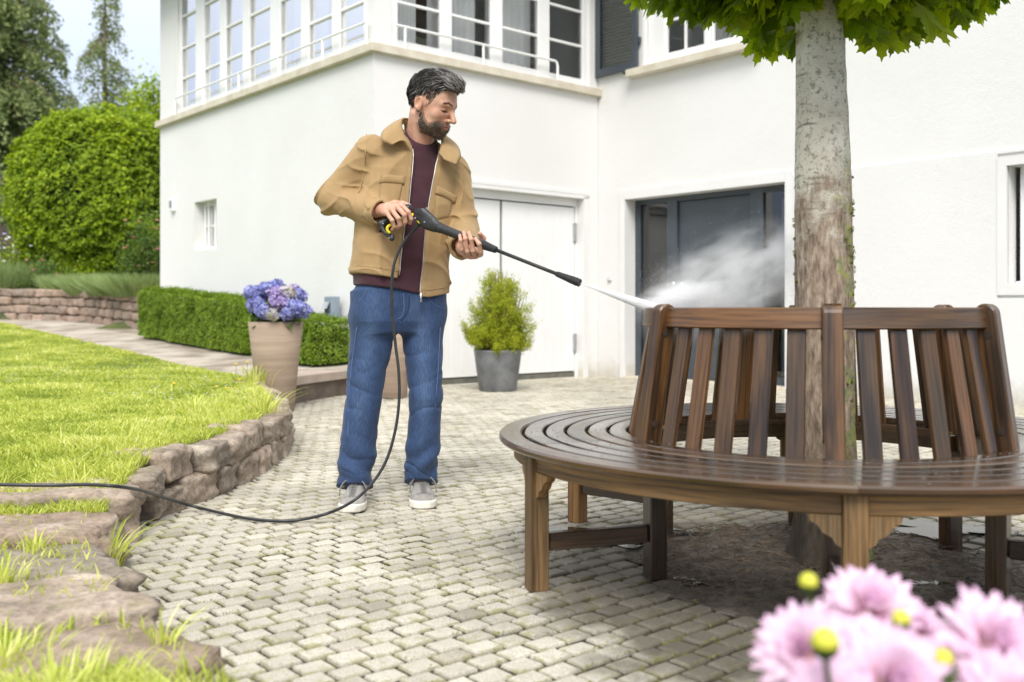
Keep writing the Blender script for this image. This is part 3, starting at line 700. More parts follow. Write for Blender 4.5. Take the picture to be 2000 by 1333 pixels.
# ---- entrance
def entrance():
    g = M['greypaint']; w = -.17; mb = MB()
    WC.box(mb, .465, .5435, w - .07, w, 0, 2.16, .003); WC.box(mb, .969, 1.116, w - .07, w, 0, 2.16, .003); WC.box(mb, 2.14, 2.306, w - .07, w, 0, 2.16, .003); WC.box(mb, 2.60, 2.707, w - .07, w, 0, 2.16, .003)
    for a, b in ((.5435, .969), (1.116, 2.14), (2.306, 2.60)): WC.box(mb, a, b, w - .07, w - .002, 2.10, 2.16)
    for a, b in ((.5435, .969), (2.306, 2.60)): WC.box(mb, a, b, w - .07, w - .002, 0, .10)
    fr = mb.build('entrance_frame', g, house)
    for a, b in ((.5435, .969), (2.306, 2.60)):
        mesh('sidelight', [WC.P(a, w - .03, .10), WC.P(b, w - .03, .10), WC.P(b, w - .03, 2.10), WC.P(a, w - .03, 2.10)], np.array([[0, 1, 2, 3]]), M['glassdark'], fr)
    mb = MB(); WC.box(mb, 1.12, 2.136, w - .08, w - .035, .02, 2.095, .004); dr = mb.build('entrance_door', g, house)
    mb = MB()
    for z in (1.12, .98):
        mb.lathe(WC.P(1.20, w - .035, z), [(0, .0), (.012, .0), (.012, .03), (.026, .035), (.032, .05), (.026, .066), (0, .07)], 16, np.append(nC, 0)) if z > 1 else mb.lathe(WC.P(1.20, w - .035, z), [(0, .008), (.026, .006), (.028, 0)], 16, np.append(nC, 0))
    mb.tube([WC.P(1.03, w, 1.13), WC.P(1.03, w + .05, 1.13)], .012, 8); mb.lathe(WC.P(1.10, w + .0, 1.13), [(.012, -.03), (.012, .03), (.03, .04), (.03, .055), (0, .062)], 16, np.append(nC, 0))
    mb.build('handle', M['chrome'], dr, True)
    mb = MB(); WC.box(mb, .465, 2.707, -.17, .06, -.005, .022, .004); mb.build('doorstep', M['ledge'], house)
    # pale boards added behind the glass, standing in for reflections in the sidelights
    mb = MB(); WC.box(mb, .60, .93, -.80, -.78, .1, 1.85); mb.build('reflection_board', plain('pale_panel', (.50, .50, .52), None, rough=.6), house)
    mb = MB(); WC.box(mb, 2.32, 2.42, -.55, -.50, .1, 2.05); mb.build('reflection_strip', M['curtain'], house)
entrance()
# fittings on the walls
o = thing('doorbell', tuple(WC.P(.20, 0, 1.19)), 'small round grey bell push on the white wall between garage and grey entrance', 'doorbell')
mb = MB(); mb.lathe(WC.P(.20, 0, 1.19), [(.030, 0), (.030, .012), (.024, .018), (0, .02)], 24, np.append(nC, 0)); mb.build('plate', M['metal'], o, True)
mb = MB(); mb.lathe(WC.P(.20, .018, 1.19), [(.013, 0), (.012, .006), (0, .008)], 16, np.append(nC, 0)); mb.build('button', M['chrome'], o, True)
o = thing('wall_lamp', tuple(WA.P(5.13, 0, 2.30)), 'tiny white wall lamp at the far left corner of the house', 'lamp')
mb = MB(); WA.box(mb, 5.07, 5.19, 0, .05, 2.22, 2.40, .006); mb.build('housing', M['whitepaint'], o); mb = MB(); WA.box(mb, 5.095, 5.165, .05, .062, 2.27, 2.37, .004); mb.build('lens', plain('grey_lens', (.25, .25, .25), None, rough=.3), o)
o = thing('socket_post', tuple(WA.P(.63, .12, .25)), 'short slate grey garden socket post behind the low box hedge', 'socket post')
mb = MB(); WA.box(mb, .56, .72, .06, .16, .25, .97, .006); mb.build('post', plain('zinc', (.20, .25, .30), (.27, .32, .37), 8, .5), o)
mb = MB(); WA.box(mb, .595, .685, .16, .175, .80, .91, .004); mb.build('socket', plain('socket_grey', (.07, .08, .09), None, rough=.4), o)
mb = MB(); mb.add([WA.P(.59, .176, .91), WA.P(.69, .176, .91), WA.P(.69, .21, .84), WA.P(.59, .21, .84), WA.P(.59, .170, .91), WA.P(.69, .170, .91), WA.P(.69, .203, .838), WA.P(.59, .203, .838)], np.array([[0, 1, 2, 3], [7, 6, 5, 4], [0, 3, 7, 4], [1, 5, 6, 2]])); mb.build('socket_flap', M['metal'], o)
# ================================================================== round tree bench
def bench():
    root = thing('tree_bench', (.98, 3.25, 0), 'round slatted wooden bench, wet and dark, built round the tree trunk', 'bench')
    cx, cy = .98, 3.25
    A0 = R(-90 - 11)                       # direction of the post nearest the viewer
    def pt(r, a, z): return np.array([cx + r * math.cos(a), cy + r * math.sin(a), z])
    ZS = .430
    def arc(mb, r0, r1, z0, z1, a0, a1, n, bev, gr, closed=False, rt=None):
        """curved plank; rt: radii at the top if it leans"""
        rt0, rt1 = rt if rt else (r0, r1)
        an = np.linspace(a0, a1, n + 1); L = []
        sec = [(r0 + bev, z0), (r1 - bev, z0), (r1, z0 + bev), (rt1, z1 - bev), (rt1 - bev, z1), (rt0 + bev, z1), (rt0, z1 - bev), (r0, z0 + bev)]
        V = []; G = []
        for a_ in an:
            for (r, z) in sec: V.append(pt(r, a_, z)); G.append([a_ * (r0 + r1) / 2 + gr * 3.7, r + gr * 1.3, z])
        i = np.arange(n)[:, None] * 8; j = np.arange(8)[None]; a = i + j; b = i + (j + 1) % 8
        F = [np.stack([a, a + 8, b + 8, b], -1).reshape(-1, 4)]
        if not closed: F.append(np.array([[0, 1, 2, 3, 4, 5, 6, 7], [n * 8 + q for q in (7, 6, 5, 4, 3, 2, 1, 0)]]))
        mb.add(V, F, grain=np.array(G))
    # seat: six concentric slats, each of six boards
    edges = [(.602, .658), (.668, .728), (.738, .798), (.808, .868), (.878, .938), (.948, 1.022)]
    for s, (r0, r1) in enumerate(edges):
        mb = MB()
        for k in range(6):
            a0 = A0 + k * math.pi / 3 + .0003 / r0; a1 = A0 + (k + 1) * math.pi / 3 - .0003 / r0
            zz = rng.uniform(-.0003, .0003)
            arc(mb, r0, r1, ZS - .022 + zz, ZS + zz, a0, a1, 30, .0035 if s < 5 else .006, s * 6 + k)
        mb.build('seat_slat', M['woodwet'], root)
    plug = plain('plug', (.03, .018, .01), None, rough=.5)
    for k in range(6):
        a = A0 + k * math.pi / 3; er = np.array([math.cos(a), math.sin(a), 0]); et = np.array([-er[1], er[0], 0]); Z = [0, 0, 1.0]
        o = np.array([cx, cy, 0])
        mb = MB(); mb.box(o, er, et, Z, .930, .988, -.0285, .0285, 0, ZS - .024, .004, 50 + k, 2)
        mb.build('front_leg', M['woodlegs'], root)
        mb = MB(); mb.box(o, er, et, Z, .540, .598, -.0285, .0285, 0, ZS - .03, .004, 60 + k, 2)
        mb.build('rear_leg', M['woodwet'], root)
        mb = MB(); mb.box(o, er, et, Z, .600, .925, -.016, .016, .115, .168, .004, 70 + k, 0); mb.build('stretcher', M['woodwet'], root)
        mb = MB(); mb.box(o, er, et, Z, .56, .97, -.018, .018, ZS - .082, ZS - .0225, .002, 80 + k, 0); mb.build('seat_bearer', M['woodlegs'], root)
        # brackets either side of the front leg, following the apron
        for sg in (-1, 1):
            prof = [(q * .66, z * .62) for q, z in ((0, -.005), (0.115, -.005), (.108, -.03), (.082, -.045), (.068, -.07), (.05, -.083), (.034, -.09), (.022, -.115), (0, -.128))]
            V = []; G = []
            for w in (.945, .973):
                for (q, z) in prof:
                    V.append(pt(w, a + sg * (.0290 + q) / .96, ZS - .074 + z)); G.append([z + k, q * 1.0 + w, w])
            m = len(prof); F = [np.array([list(range(m)) if sg > 0 else list(range(m))[::-1], [m + i for i in range(m)][::-1] if sg > 0 else [m + i for i in range(m)]])]
            F.append(np.array([[i, (i + 1) % m, m + (i + 1) % m, m + i] if sg < 0 else [i, m + i, m + (i + 1) % m, (i + 1) % m] for i in range(m)]))
            mb = MB(); mb.add(V, F, grain=np.array(G)); mb.build('bracket', M['woodlegs'], root)
        # apron between front legs
        mb = MB(); arc(mb, .948, .974, ZS - .076, ZS - .023, a + .030 / .96, a + math.pi / 3 - .030 / .96, 30, .003, 90 + k); mb.build('apron', M['woodlegs'], root)
        mb = MB(); arc(mb, .560, .584, ZS - .090, ZS - .023, a + .032 / .56, a + math.pi / 3 - .032 / .56, 18, .003, 96 + k); mb.build('inner_apron', M['woodwet'], root)
        # back post, leaning inwards, rounded on top
        r0, r1 = .60, .535; ztop = .845; ht = ztop - .36; ax = er * (r1 - r0) + np.array([0, 0, ht]); Lp = np.linalg.norm(ax); ax /= Lp
        nx = np.cross(et, ax); nx = nx if nx @ er > 0 else -nx
        base = pt(r0, a, .36); dd, ww = .030, .027
        prof = [(-dd, 0), (dd, 0), (dd, Lp - .028)] + [(dd * math.cos(t), Lp - .028 + .03 * math.sin(t)) for t in np.linspace(.3, math.pi - .3, 7)] + [(-dd, Lp - .028)]
        m = len(prof); V = []; G = []
        for t_ in (-ww, -ww + .004, ww - .004, ww):
            sh = .004 if abs(t_) == ww else 0
            for (q, l) in prof: V.append(base + et * t_ + nx * (q - np.sign(q) * sh) + ax * (l - (sh if l > Lp - .03 else 0))); G.append([l + k * 2.2, q, t_])
        F = [np.array([list(range(m))[::-1], [3 * m + i for i in range(m)]]), np.array([[s_ * m + i, s_ * m + (i + 1) % m, (s_ + 1) * m + (i + 1) % m, (s_ + 1) * m + i] for s_ in range(3) for i in range(m)])]
        mb = MB(); mb.add(V, F, grain=np.array(G)); mb.build('back_post', M['wood'], root)
        # top rail and slats
        g0 = ww / .53; mb = MB(); arc(mb, .512, .548, .775, .836, a + g0, a + math.pi / 3 - g0, 26, .004, 110 + k, rt=(.503, .539)); mb.build('top_rail', M['wood'], root)
        mb = MB()
        for s_ in range(5):
            b = a + math.pi / 3 * (s_ + 1) / 6; e2 = np.array([math.cos(b), math.sin(b), 0]); t2 = np.array([-e2[1], e2[0], 0])
            p0 = pt(.588, b, .405); p1 = pt(.521, b, .778); ax2 = p1 - p0; L2 = np.linalg.norm(ax2); ax2 /= L2; n2 = np.cross(t2, ax2); n2 = n2 if n2 @ e2 > 0 else -n2
            sb = MB(); sb.box(p0, t2, n2, ax2, -.0255, .0255, -.009, .009, 0, L2, .0025, 120 + k * 5 + s_, 2); sb.build('back_slat', M['wood'], root)
        for l in (.12, .40):
            for sg in (-1, 1):
                mb = MB(); mb.lathe(base + ax * l + et * sg * (ww + .0002), [(.011, 0), (.011, .002), (0, .0025)], 14, et * sg); mb.build('wood_plug', plug, root)
    # drops on the wood
    mb = MB()
    for i in range(420):
        a = rng.uniform(R(-185), R(20)); r = rng.uniform(.60, 1.02); s = rng.uniform(.0012, .0035); p = pt(r, a, ZS + .0012)
        mb.lathe(p, [(s, 0), (s * .8, s * .35), (0, s * .5)], 6)
    wd = NT('water_drop'); wd.set((.9, .9, .9), .04); wd.p.inputs['Transmission Weight'].default_value = .9; wd.p.inputs['IOR'].default_value = 1.33
    tag(mb.build('water_drops', wd.m, None, True), 'water droplets scattered over the wet slats of the round seat', 'water drops', kind='stuff')
bench()
# ================================================================== foliage tools
def leaves(P, N, size, aspect=.5, fold=.25, jit=.35, shape='leaf'):
    """one small folded leaf per point: returns V, F, rnd"""
    n = len(P); N = N + rng.normal(0, jit, (n, 3)); N /= np.linalg.norm(N, axis=1)[:, None]
    T = np.cross(N, rng.normal(0, 1, (n, 3))); T /= np.linalg.norm(T, axis=1)[:, None]; B = np.cross(N, T)
    s = np.asarray(size) * rng.uniform(.7, 1.3, n); s = s[:, None]
    a = P - T * s * .5; b = P + T * s * .5; c = P + B * s * aspect * .5 + N * s * fold * .4; d = P - B * s * aspect * .5 + N * s * fold * .4
    V = np.stack([a, c, b, d], 1).reshape(-1, 3); k = np.arange(n)[:, None] * 4
    F = np.concatenate([k + [0, 2, 1], k + [0, 3, 2]], 0)
    return V, F, np.repeat(rng.random(n), 4)
M['boxleaf'] = leafmat('box_leaves', [(.09, .16, .012), (.20, .31, .022), (.36, .48, .045)], .3, .45)
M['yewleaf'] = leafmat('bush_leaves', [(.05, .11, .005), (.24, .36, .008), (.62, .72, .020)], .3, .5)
M['conifer'] = leafmat('conifer_needles', [(.10, .14, .05), (.24, .30, .11), (.40, .45, .18)], .2, .7)
M['thuja'] = leafmat('golden_thuja', [(.18, .22, .012), (.36, .42, .02), (.55, .58, .045)], .35, .55)
M['maple'] = leafmat('maple_leaves', [(.09, .17, .004), (.28, .42, .006), (.52, .64, .020)], .7, .38, spec=.5)
M['grass'] = leafmat('grass_blades', [(.24, .31, .045), (.50, .58, .095), (.72, .75, .20), (.88, .84, .50)], .4, .5, 1.2)
M['lav'] = leafmat('lavender', [(.16, .23, .09), (.30, .40, .15), (.42, .50, .25)], .35, .7)
M['garden_leaf'] = leafmat('shrub_leaves', [(.05, .10, .02), (.13, .22, .04), (.28, .38, .09)], .4, .6)
M['twig'] = plain('brown_twig', (.10, .065, .045), (.20, .15, .11), 30, .85)
def hedge(name, W, u0, u1, w0, w1, zt, label, cat='hedge'):
    """clipped box hedge along wall W; soft lumpy box, leaves near the surface"""
    base = np.array([*W.P((u0 + u1) / 2, (w0 + w1) / 2, 0)]); base[2] = gz(base[0], base[1])
    root = thing(name, tuple(base), label, cat)
    L = u1 - u0; D = w1 - w0; n = int(21000 * L * (zt[0] - .3 + .5)); a = rng.random((n, 3))
    f = rng.random(n); u = a[:, 0] * L; w = a[:, 1] * D; h = a[:, 2]
    sd_ = rng.random(n); dep = rng.exponential(.022, n)
    N = np.zeros((n, 3))
    top = f < .36; frt = (f >= .36) & (f < .80); e0 = (f >= .80) & (f < .90); e1 = f >= .90
    h = np.where(top, 1, h); w = np.where(frt, D, w); u = np.where(e0, 0, np.where(e1, L, u))
    # round the edges of the box
    q = np.stack([(u / L - .5) * 2, (w / D - .5) * 2, h * 2 - 1], -1); k = np.array([L, D, .7])
    for (i, j) in ((0, 1), (1, 2), (0, 2)):
        pass
    W3_ = W
    lump = 1 + .0
    P0 = np.array([W.P(0, 0, 0)]); P = W.o + (u0 + u)[:, None] * W.d + (w0 + w)[:, None] * W.n
    zb = gz(P[:, 0], P[:, 1]); zt_ = np.interp(u, [0, L], zt); z = zb + .03 + h * (zt_ - zb)
    cen = W.o + (u0 + L / 2) * W.d + (w0 + D / 2) * W.n
    nn = np.where(top[:, None], [0, 0, 1.0], 0) + np.where(frt[:, None], W.n, 0) + np.where(e0[:, None], -W.d, 0) + np.where(e1[:, None], W.d, 0)
    P = np.column_stack([P[:, :2], z]); rel = q
    rr = (np.abs(rel) ** 7).sum(1) ** (1 / 7); shrink = np.clip(1 - (rr - 1) * .35, .8, 1)
    mid = np.column_stack([np.repeat(cen[None, :2], n, 0), (zb + zt_) / 2]); P = mid + (P - mid) * shrink[:, None]
    lum = .05 * nz(P, 4.5, u0) + .032 * nz(P, 11, 3) + .016 * nz(P, 28, 5)
    spr = (rng.random(n) < .10) * rng.uniform(0, .045, n)
    P = P + nn * (lum - dep + spr)[:, None]
    V, F, rv = leaves(P, nn + [0, 0, .35], .022, .6, jit=.55)
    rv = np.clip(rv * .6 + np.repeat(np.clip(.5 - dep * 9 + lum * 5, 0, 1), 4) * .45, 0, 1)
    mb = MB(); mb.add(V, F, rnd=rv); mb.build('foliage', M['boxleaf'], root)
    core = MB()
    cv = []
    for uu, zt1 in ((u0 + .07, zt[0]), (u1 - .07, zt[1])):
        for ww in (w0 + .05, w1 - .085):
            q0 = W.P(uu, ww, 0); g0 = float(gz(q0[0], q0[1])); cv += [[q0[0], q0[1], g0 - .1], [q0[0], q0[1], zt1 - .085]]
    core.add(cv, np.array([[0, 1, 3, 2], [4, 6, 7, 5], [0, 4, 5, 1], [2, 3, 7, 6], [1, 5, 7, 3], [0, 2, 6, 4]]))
    core.build('branches', plain('hedge_inside', (.012, .02, .004), (.03, .045, .01), 30, .9), root)  # solid near-black core, painted as the shade inside the hedge
# hedge origin: u measured along the left front of the house
hedge('box_hedge', WA, 1.55, 4.75, .15, .68, (.90, 1.08), 'long clipped box hedge along the left front, left of the tall pot of blue hydrangeas')
hedge('box_hedge', WA, .1, 1.42, .15, .68, (.72, .80), 'lower clipped box hedge between the blue hydrangea pot and the man in the tan jacket')
# ---- lawn
def lawn_grass():
    n = 560000; y = .95 + 15.3 * rng.random(n) ** 1.75; x0 = np.maximum(-.62 * y - .4, -13)
    x1 = np.where(y < 8.3, edge_x(y) - .10, np.interp(y, PB_Y, PB_X)); x = x0 + (x1 - x0) * rng.random(n)
    m1 = x1 > x0; wgt = np.clip((x1 - x0) / (.38 * y + .2), 0, 1); ok = m1 & (rng.random(n) < wgt)
    # a few bare slabs near the viewer
    b = nz(np.column_stack([x, y, 0 * x]), 2.2, 4); c = nz(np.column_stack([x, y, 0 * x]), 7, 9)
    near = (y < 3.35) & (edge_x(y) - x < np.interp(y, [1.6, 2.1, 2.5, 3.3], [.2, .35, .66, .62]) + .12 * c)
    ok &= ~(near & (rng.random(n) < .965)); ok &= (b + .6 * c > -.75) | (rng.random(n) < .35)
    x, y, b, c = x[ok], y[ok], b[ok], c[ok]; n = len(x)
    z = gz(x, y) - .004; ed = np.clip(1 - (edge_x(y) - x) / .5, 0, 1) * (y < 8.3)
    h = (.018 + .017 * np.clip(b + .4, 0, 1.5) + .018 * np.clip(c, 0, 1) + .020 * ed) * rng.uniform(.5, 1.6, n) * np.clip(1 - .02 * y, .7, 1)
    tall = rng.random(n) < .008; h = np.where(tall, h * 2.2, h)
    w = (.0022 + .0011 * rng.random(n)) * np.clip(.8 + y * .19, 1, 3.0)
    th = rng.random(n) * 6.283; lean = rng.uniform(.15, 1.1, n) * h; d = np.column_stack([np.cos(th), np.sin(th), 0 * th]); s = np.column_stack([-np.sin(th), np.cos(th), 0 * th])
    ph = rng.uniform(0, 6.283, n); s = np.column_stack([np.cos(ph), np.sin(ph), 0 * ph])
    p = np.column_stack([x, y, z]); up = np.array([0, 0, 1.0])
    a = p - s * w[:, None]; b2 = p + s * w[:, None]; m = p + d * (lean * .35)[:, None] + up * (h * .6)[:, None]
    c1 = m - s * (w * .7)[:, None]; c2 = m + s * (w * .7)[:, None]; t = p + d * lean[:, None] + up * (h * .95)[:, None]
    V = np.stack([a, b2, c2, c1, t], 1).reshape(-1, 3); k = np.arange(n)[:, None] * 5
    rv = np.clip(.30 + .34 * c + .32 * b + rng.normal(0, .22, n) + .12 * ed, 0, 1)
    o = mesh('lawn_grass', V, [k + [0, 1, 2, 3], k + [3, 2, 4]], M['grass'], attrs={'rnd': np.repeat(rv, 5)})
    tag(o, 'short sunny green lawn grass with paler dry patches, left of the stone border', 'grass', kind='stuff')
lawn_grass()
def tuft(mb, p, n, h, spread, w=.0022, lean=(0, 0)):
    for i in range(n):
        th = rng.random() * 6.283; r = rng.random() * spread; q = p + np.array([math.cos(th) * r, math.sin(th) * r, 0]); hh = h * rng.uniform(.5, 1.15)
        d = np.array([math.cos(th) + lean[0], math.sin(th) + lean[1], 0]) * hh * rng.uniform(.25, .8); s = np.array([-math.sin(th), math.cos(th), 0]) * w
        t = np.linspace(0, 1, 6)[:, None]; c = q + d * t ** 1.8 + np.array([0, 0, 1]) * hh * (t - .28 * t ** 3)
        sw = s * (1 - t ** 2 * .92); V = np.concatenate([c - sw, c + sw]); a = np.arange(5)
        mb.add(V, np.stack([a, a + 1, a + 7, a + 6], -1), rnd=np.clip(rng.normal(.55, .25), 0, 1))
for (px, py, d_, n, h, sp, ln, lab) in ((222, 1085, 3.18, 46, .19, .03, (.9, .1), 'tuft of long pale grass arching over the paving from the corner of the stone border'),
        (520, 860, 5.62, 60, .20, .10, (.6, -.4), 'straw-coloured grass tuft hanging over the far end of the stone border'),
        (500, 745, 7.9, 50, .24, .16, (.2, 0), 'thin long grass growing at the lawn tip beside the tall brown hydrangea pot'),
        (380, 810, 5.6, 70, .15, .14, (0, 0), 'thick dark tuft of grass in the lawn above the stone border'),
        (70, 1050, 2.95, 30, .10, .05, (.2, 0), 'grass tuft growing out between the low flat stones near the hose'),
        (120, 1333, 1.80, 200, .10, .16, (.1, .1), 'large blurred tuft of grass in the bottom left corner'),
        (0, 1150, 2.6, 60, .09, .08, (.1, 0), 'bright grass tuft at the left edge beside the low flat stones'),
        (10, 1290, 2.0, 110, .09, .12, (.1, 0), 'grass tuft at the extreme left edge near the bottom corner'),
        (320, 1310, 2.12, 22, .12, .04, (.7, 0), 'few long blades leaning over the paving at the bottom left')):
    p = W3(px, py, d_); p[2] = gz(p[0], p[1]) if p[0] < edge_x(p[1]) - .06 else .0
    mb = MB(); tuft(mb, p, n, h, sp, .0022 + .0003 * d_, ln); o = mb.build('grass_tuft', M['grass'], org=tuple(p)); tag(o, lab, 'grass tuft', 'grass tufts along the stone border')
# weeds in the paving joints, daisies, dandelions
mb = MB(); Q = []
for i in range(520):
    y = 2.1 + 9.5 * rng.random() ** 1.6; x = rng.uniform(max(-.5 * y, -4), .55 * y)
    if y < 8.3 and x < edge_x(y) + .02: continue
    if y > 8.3 and x < np.interp(y, PR_Y, PR_X): continue
    if y > 10 and (x + 1.42) * .6563 + (y - 10.19) * -.7545 < .1 : continue
    rr = (np.array([x, y]) - [0, 2.0]); j = round((rr @ BY) / PW - .5) + .5; q = np.array([0, 2.0]) + BX * (rr @ BX) + BY * j * PW
    n = rng.integers(5, 15); P = np.column_stack([q + rng.normal(0, 1, (n, 1)) * .018 * BX + rng.normal(0, .003, (n, 1)) * BY, rng.uniform(.0, .006, n)])
    V, F, rv = leaves(P, np.tile([0, 0, 1.0], (n, 1)), .007, .6, jit=.6); mb.add(V, F, rnd=np.clip(rv * .8 + .2, 0, 1))
tag(mb.build('joint_weeds', leafmat('moss_weeds', [(.12, .13, .02), (.22, .22, .035), (.30, .28, .06)], .2)), 'yellowish moss and tiny weeds in the joints of the paving', 'weeds', kind='stuff')
mb = MB(); yl = MB()
for i in range(420):
    y = rng.uniform(6.0, 11.5); x = rng.uniform(-.53 * y, -.26 * y)
    if x > np.interp(y, PB_Y, PB_X) - .2 or nz(np.array([[x, y, 0]]), 1.1, 2)[0] < -.1: continue
    z = gz(np.array([x]), np.array([y]))[0] + .045; s = .009
    mb.lathe([x, y, z], [(s, .003), (s * .4, 0), (0, .001)], 7)
tag(mb.build('daisies', plain('daisy_white', (.85, .85, .83), None, rough=.7)), 'tiny white daisies dotted over the far part of the lawn', 'daisies', kind='stuff')
def dandelion(px, py, d_, lab):
    p = W3(px, py, d_); g = gz(np.array([p[0]]), np.array([p[1]]))[0]; p[2] = max(p[2], g + .03)
    r = thing('yellow_flower', (p[0], p[1], g), lab, 'flower', 'small yellow flowers in the lawn')
    mb = MB(); mb.tube([[p[0], p[1], g], p], .0015, 5); mb.build('stem', M['boxleaf'], r)
    mb = MB(); mb.lathe(p, [(.004, -.004), (.015, .002), (.013, .007), (0, .009)], 12); mb.build('bloom', plain('yellow_petal', (.75, .55, .02), None, rough=.6), r)
dandelion(340, 750, 7.0, 'lone larger yellow flower standing in the middle of the lawn')
for px, py, d_ in ((423, 756, 7.2), (441, 762, 7.1), (460, 762, 7.1)): dandelion(px, py, d_, 'one of three small yellow blooms close together near the stone border end')
for px, py, d_ in ((461, 712, 7.9), (483, 708, 7.9), (468, 742, 7.7)): dandelion(px, py, d_, 'small yellow bloom on a thin stem just left of the tall hydrangea pot')
# ---- pots
def pot(name, c, prof, mat, label, soil_r, soil_z):
    root = thing(name, c, label, 'plant pot'); mb = MB(); mb.lathe(c, prof, 48); mb.build('pot', mat, root, True)
    mb = MB(); mb.lathe(c, [(soil_r, soil_z), (0, soil_z + .01)], 24); mb.build('potting_soil', M['soil'], root)
    return root
tc = plain('terracotta_brown', (.29, .215, .155), (.38, .285, .21), 2.2, .8, .35, 60, .003, stretch=(1, 1, 14), detail=5)
H1 = .73
prof1 = [(0, 0), (.142, 0), (.15, .012), (.185, H1 * .55), (.222, H1), (.205, H1), (.195, H1 - .05), (.17, .3)]
c1 = (-1.94, 8.15, 0.0)
pot('hydrangea_pot', c1, prof1, tc, 'tall tapered brown clay pot holding blue hydrangeas beside the lawn tip', .2, .69)
c2 = (-1.13, 9.35, 0.0)
pot('tall_pot', c2, [(a * .93, b * .93) for a, b in prof1], tc, 'tall tapered brown clay pot half hidden behind the man between his legs', .185, .64)
gp = plain('zinc_grey_pot', (.11, .115, .12), (.24, .245, .25), 6, .48, .1, 40, detail=6, lo=.3, hi=.7)
c3 = (-.145, 10.15, 0.0)
pot('grey_pot', c3, [(0, 0), (.185, 0), (.192, .01), (.245, .40), (.25, .42), (.235, .42), (.225, .38), (.2, .2)], gp, 'round grey zinc-look pot with a golden conifer in front of the white garage door', .23, .39)
# small dark leafy plant in the second pot
mb = MB(); n = 500; P = rng.normal(0, 1, (n, 3)); P /= np.linalg.norm(P, axis=1)[:, None]; N = P.copy(); P = np.array([c2[0], c2[1], .70]) + P * [.17, .17, .12] * rng.uniform(.5, 1, (n, 1))
V, F, rv = leaves(P, N, .05, .7); mb.add(V, F, rnd=rv); tag(mb.build('pot_plant', M['garden_leaf'], org=(c2[0], c2[1], .7)), 'low leafy plant in the tall brown pot behind the man', 'plant')
# hydrangea
def hydrangea():
    c = np.array([c1[0], c1[1], .73]); root = thing('hydrangea', tuple(c), 'blue and violet hydrangea with round flower heads growing in the tall brown pot', 'hydrangea')
    mb = MB(); n = 340; th = rng.random(n) * 6.283; r = np.sqrt(rng.random(n)) * .21; P = np.column_stack([c[0] + r * np.cos(th), c[1] + r * np.sin(th), c[2] + rng.uniform(-.05, .16, n)])
    N = P - c + [0, 0, .1]; N /= np.linalg.norm(N, axis=1)[:, None]; V, F, rv = leaves(P, N, .085, .62, .3, .3); mb.add(V, F, rnd=rv * .6); mb.build('leaves', M['garden_leaf'], root)
    fm = []
    for nm, cs in (('blue_petals', [(.16, .16, .50), (.27, .29, .66), (.50, .52, .80)]), ('violet_petals', [(.25, .16, .45), (.42, .33, .66), (.66, .58, .80)]), ('pale_petals', [(.40, .30, .48), (.60, .58, .60), (.68, .70, .42)])): fm.append(leafmat(nm, cs, .3, .6, 40))
    heads = [(493, 573, -.12, 0, .06), (520, 566, -.05, 0, .062), (541, 560, .02, 0, .06), (560, 572, -.1, 2, .055), (583, 580, .05, 0, .062), (500, 595, -.17, 0, .062), (516, 608, -.2, 0, .062), (545, 590, -.2, 1, .066), (532, 613, -.22, 2, .05), (575, 600, -.18, 0, .07), (592, 607, -.12, 0, .06), (540, 575, -.1, 1, .06), (561, 612, -.2, 0, .055), (510, 588, 0, 1, .06), (572, 570, .1, 1, .06)]
    for (px, py, dd, k, r) in heads:
        p = W3(px, py, c1[1] + dd); mb = MB(); n = 105; i = np.arange(n); ph = np.arccos(1 - 2 * (i + .5) / n); t = i * 2.39996
        d = np.column_stack([np.cos(t) * np.sin(ph), np.sin(t) * np.sin(ph), np.cos(ph)]); d = d + rng.normal(0, .12, (n, 3)); rr = r * (1 + .14 * nz(d, 5, px) + rng.normal(0, .07, n)); Q = p + d * rr[:, None] * [1, 1, .85]
        d = d + rng.normal(0, .35, (n, 3)); d /= np.linalg.norm(d, axis=1)[:, None]; T = np.cross(d, [0.1, .2, 1]); T /= np.linalg.norm(T, axis=1)[:, None]; B = np.cross(d, T); s = .0150
        for q in range(4):
            a = q * math.pi / 2 + rng.random(n) * .3; e = T * np.cos(a)[:, None] + B * np.sin(a)[:, None]; f = np.cross(d, e)
            V = np.stack([Q, Q + e * s + f * s * .75 + d * .002, Q + e * s * 1.45 + d * .004, Q + e * s - f * s * .75 + d * .002], 1).reshape(-1, 3)
            j = np.arange(n)[:, None] * 4; mb.add(V, j + [0, 3, 2, 1], rnd=np.repeat(rng.random(n), 4))
        mb.build('flower_head', fm[k], root)
hydrangea()
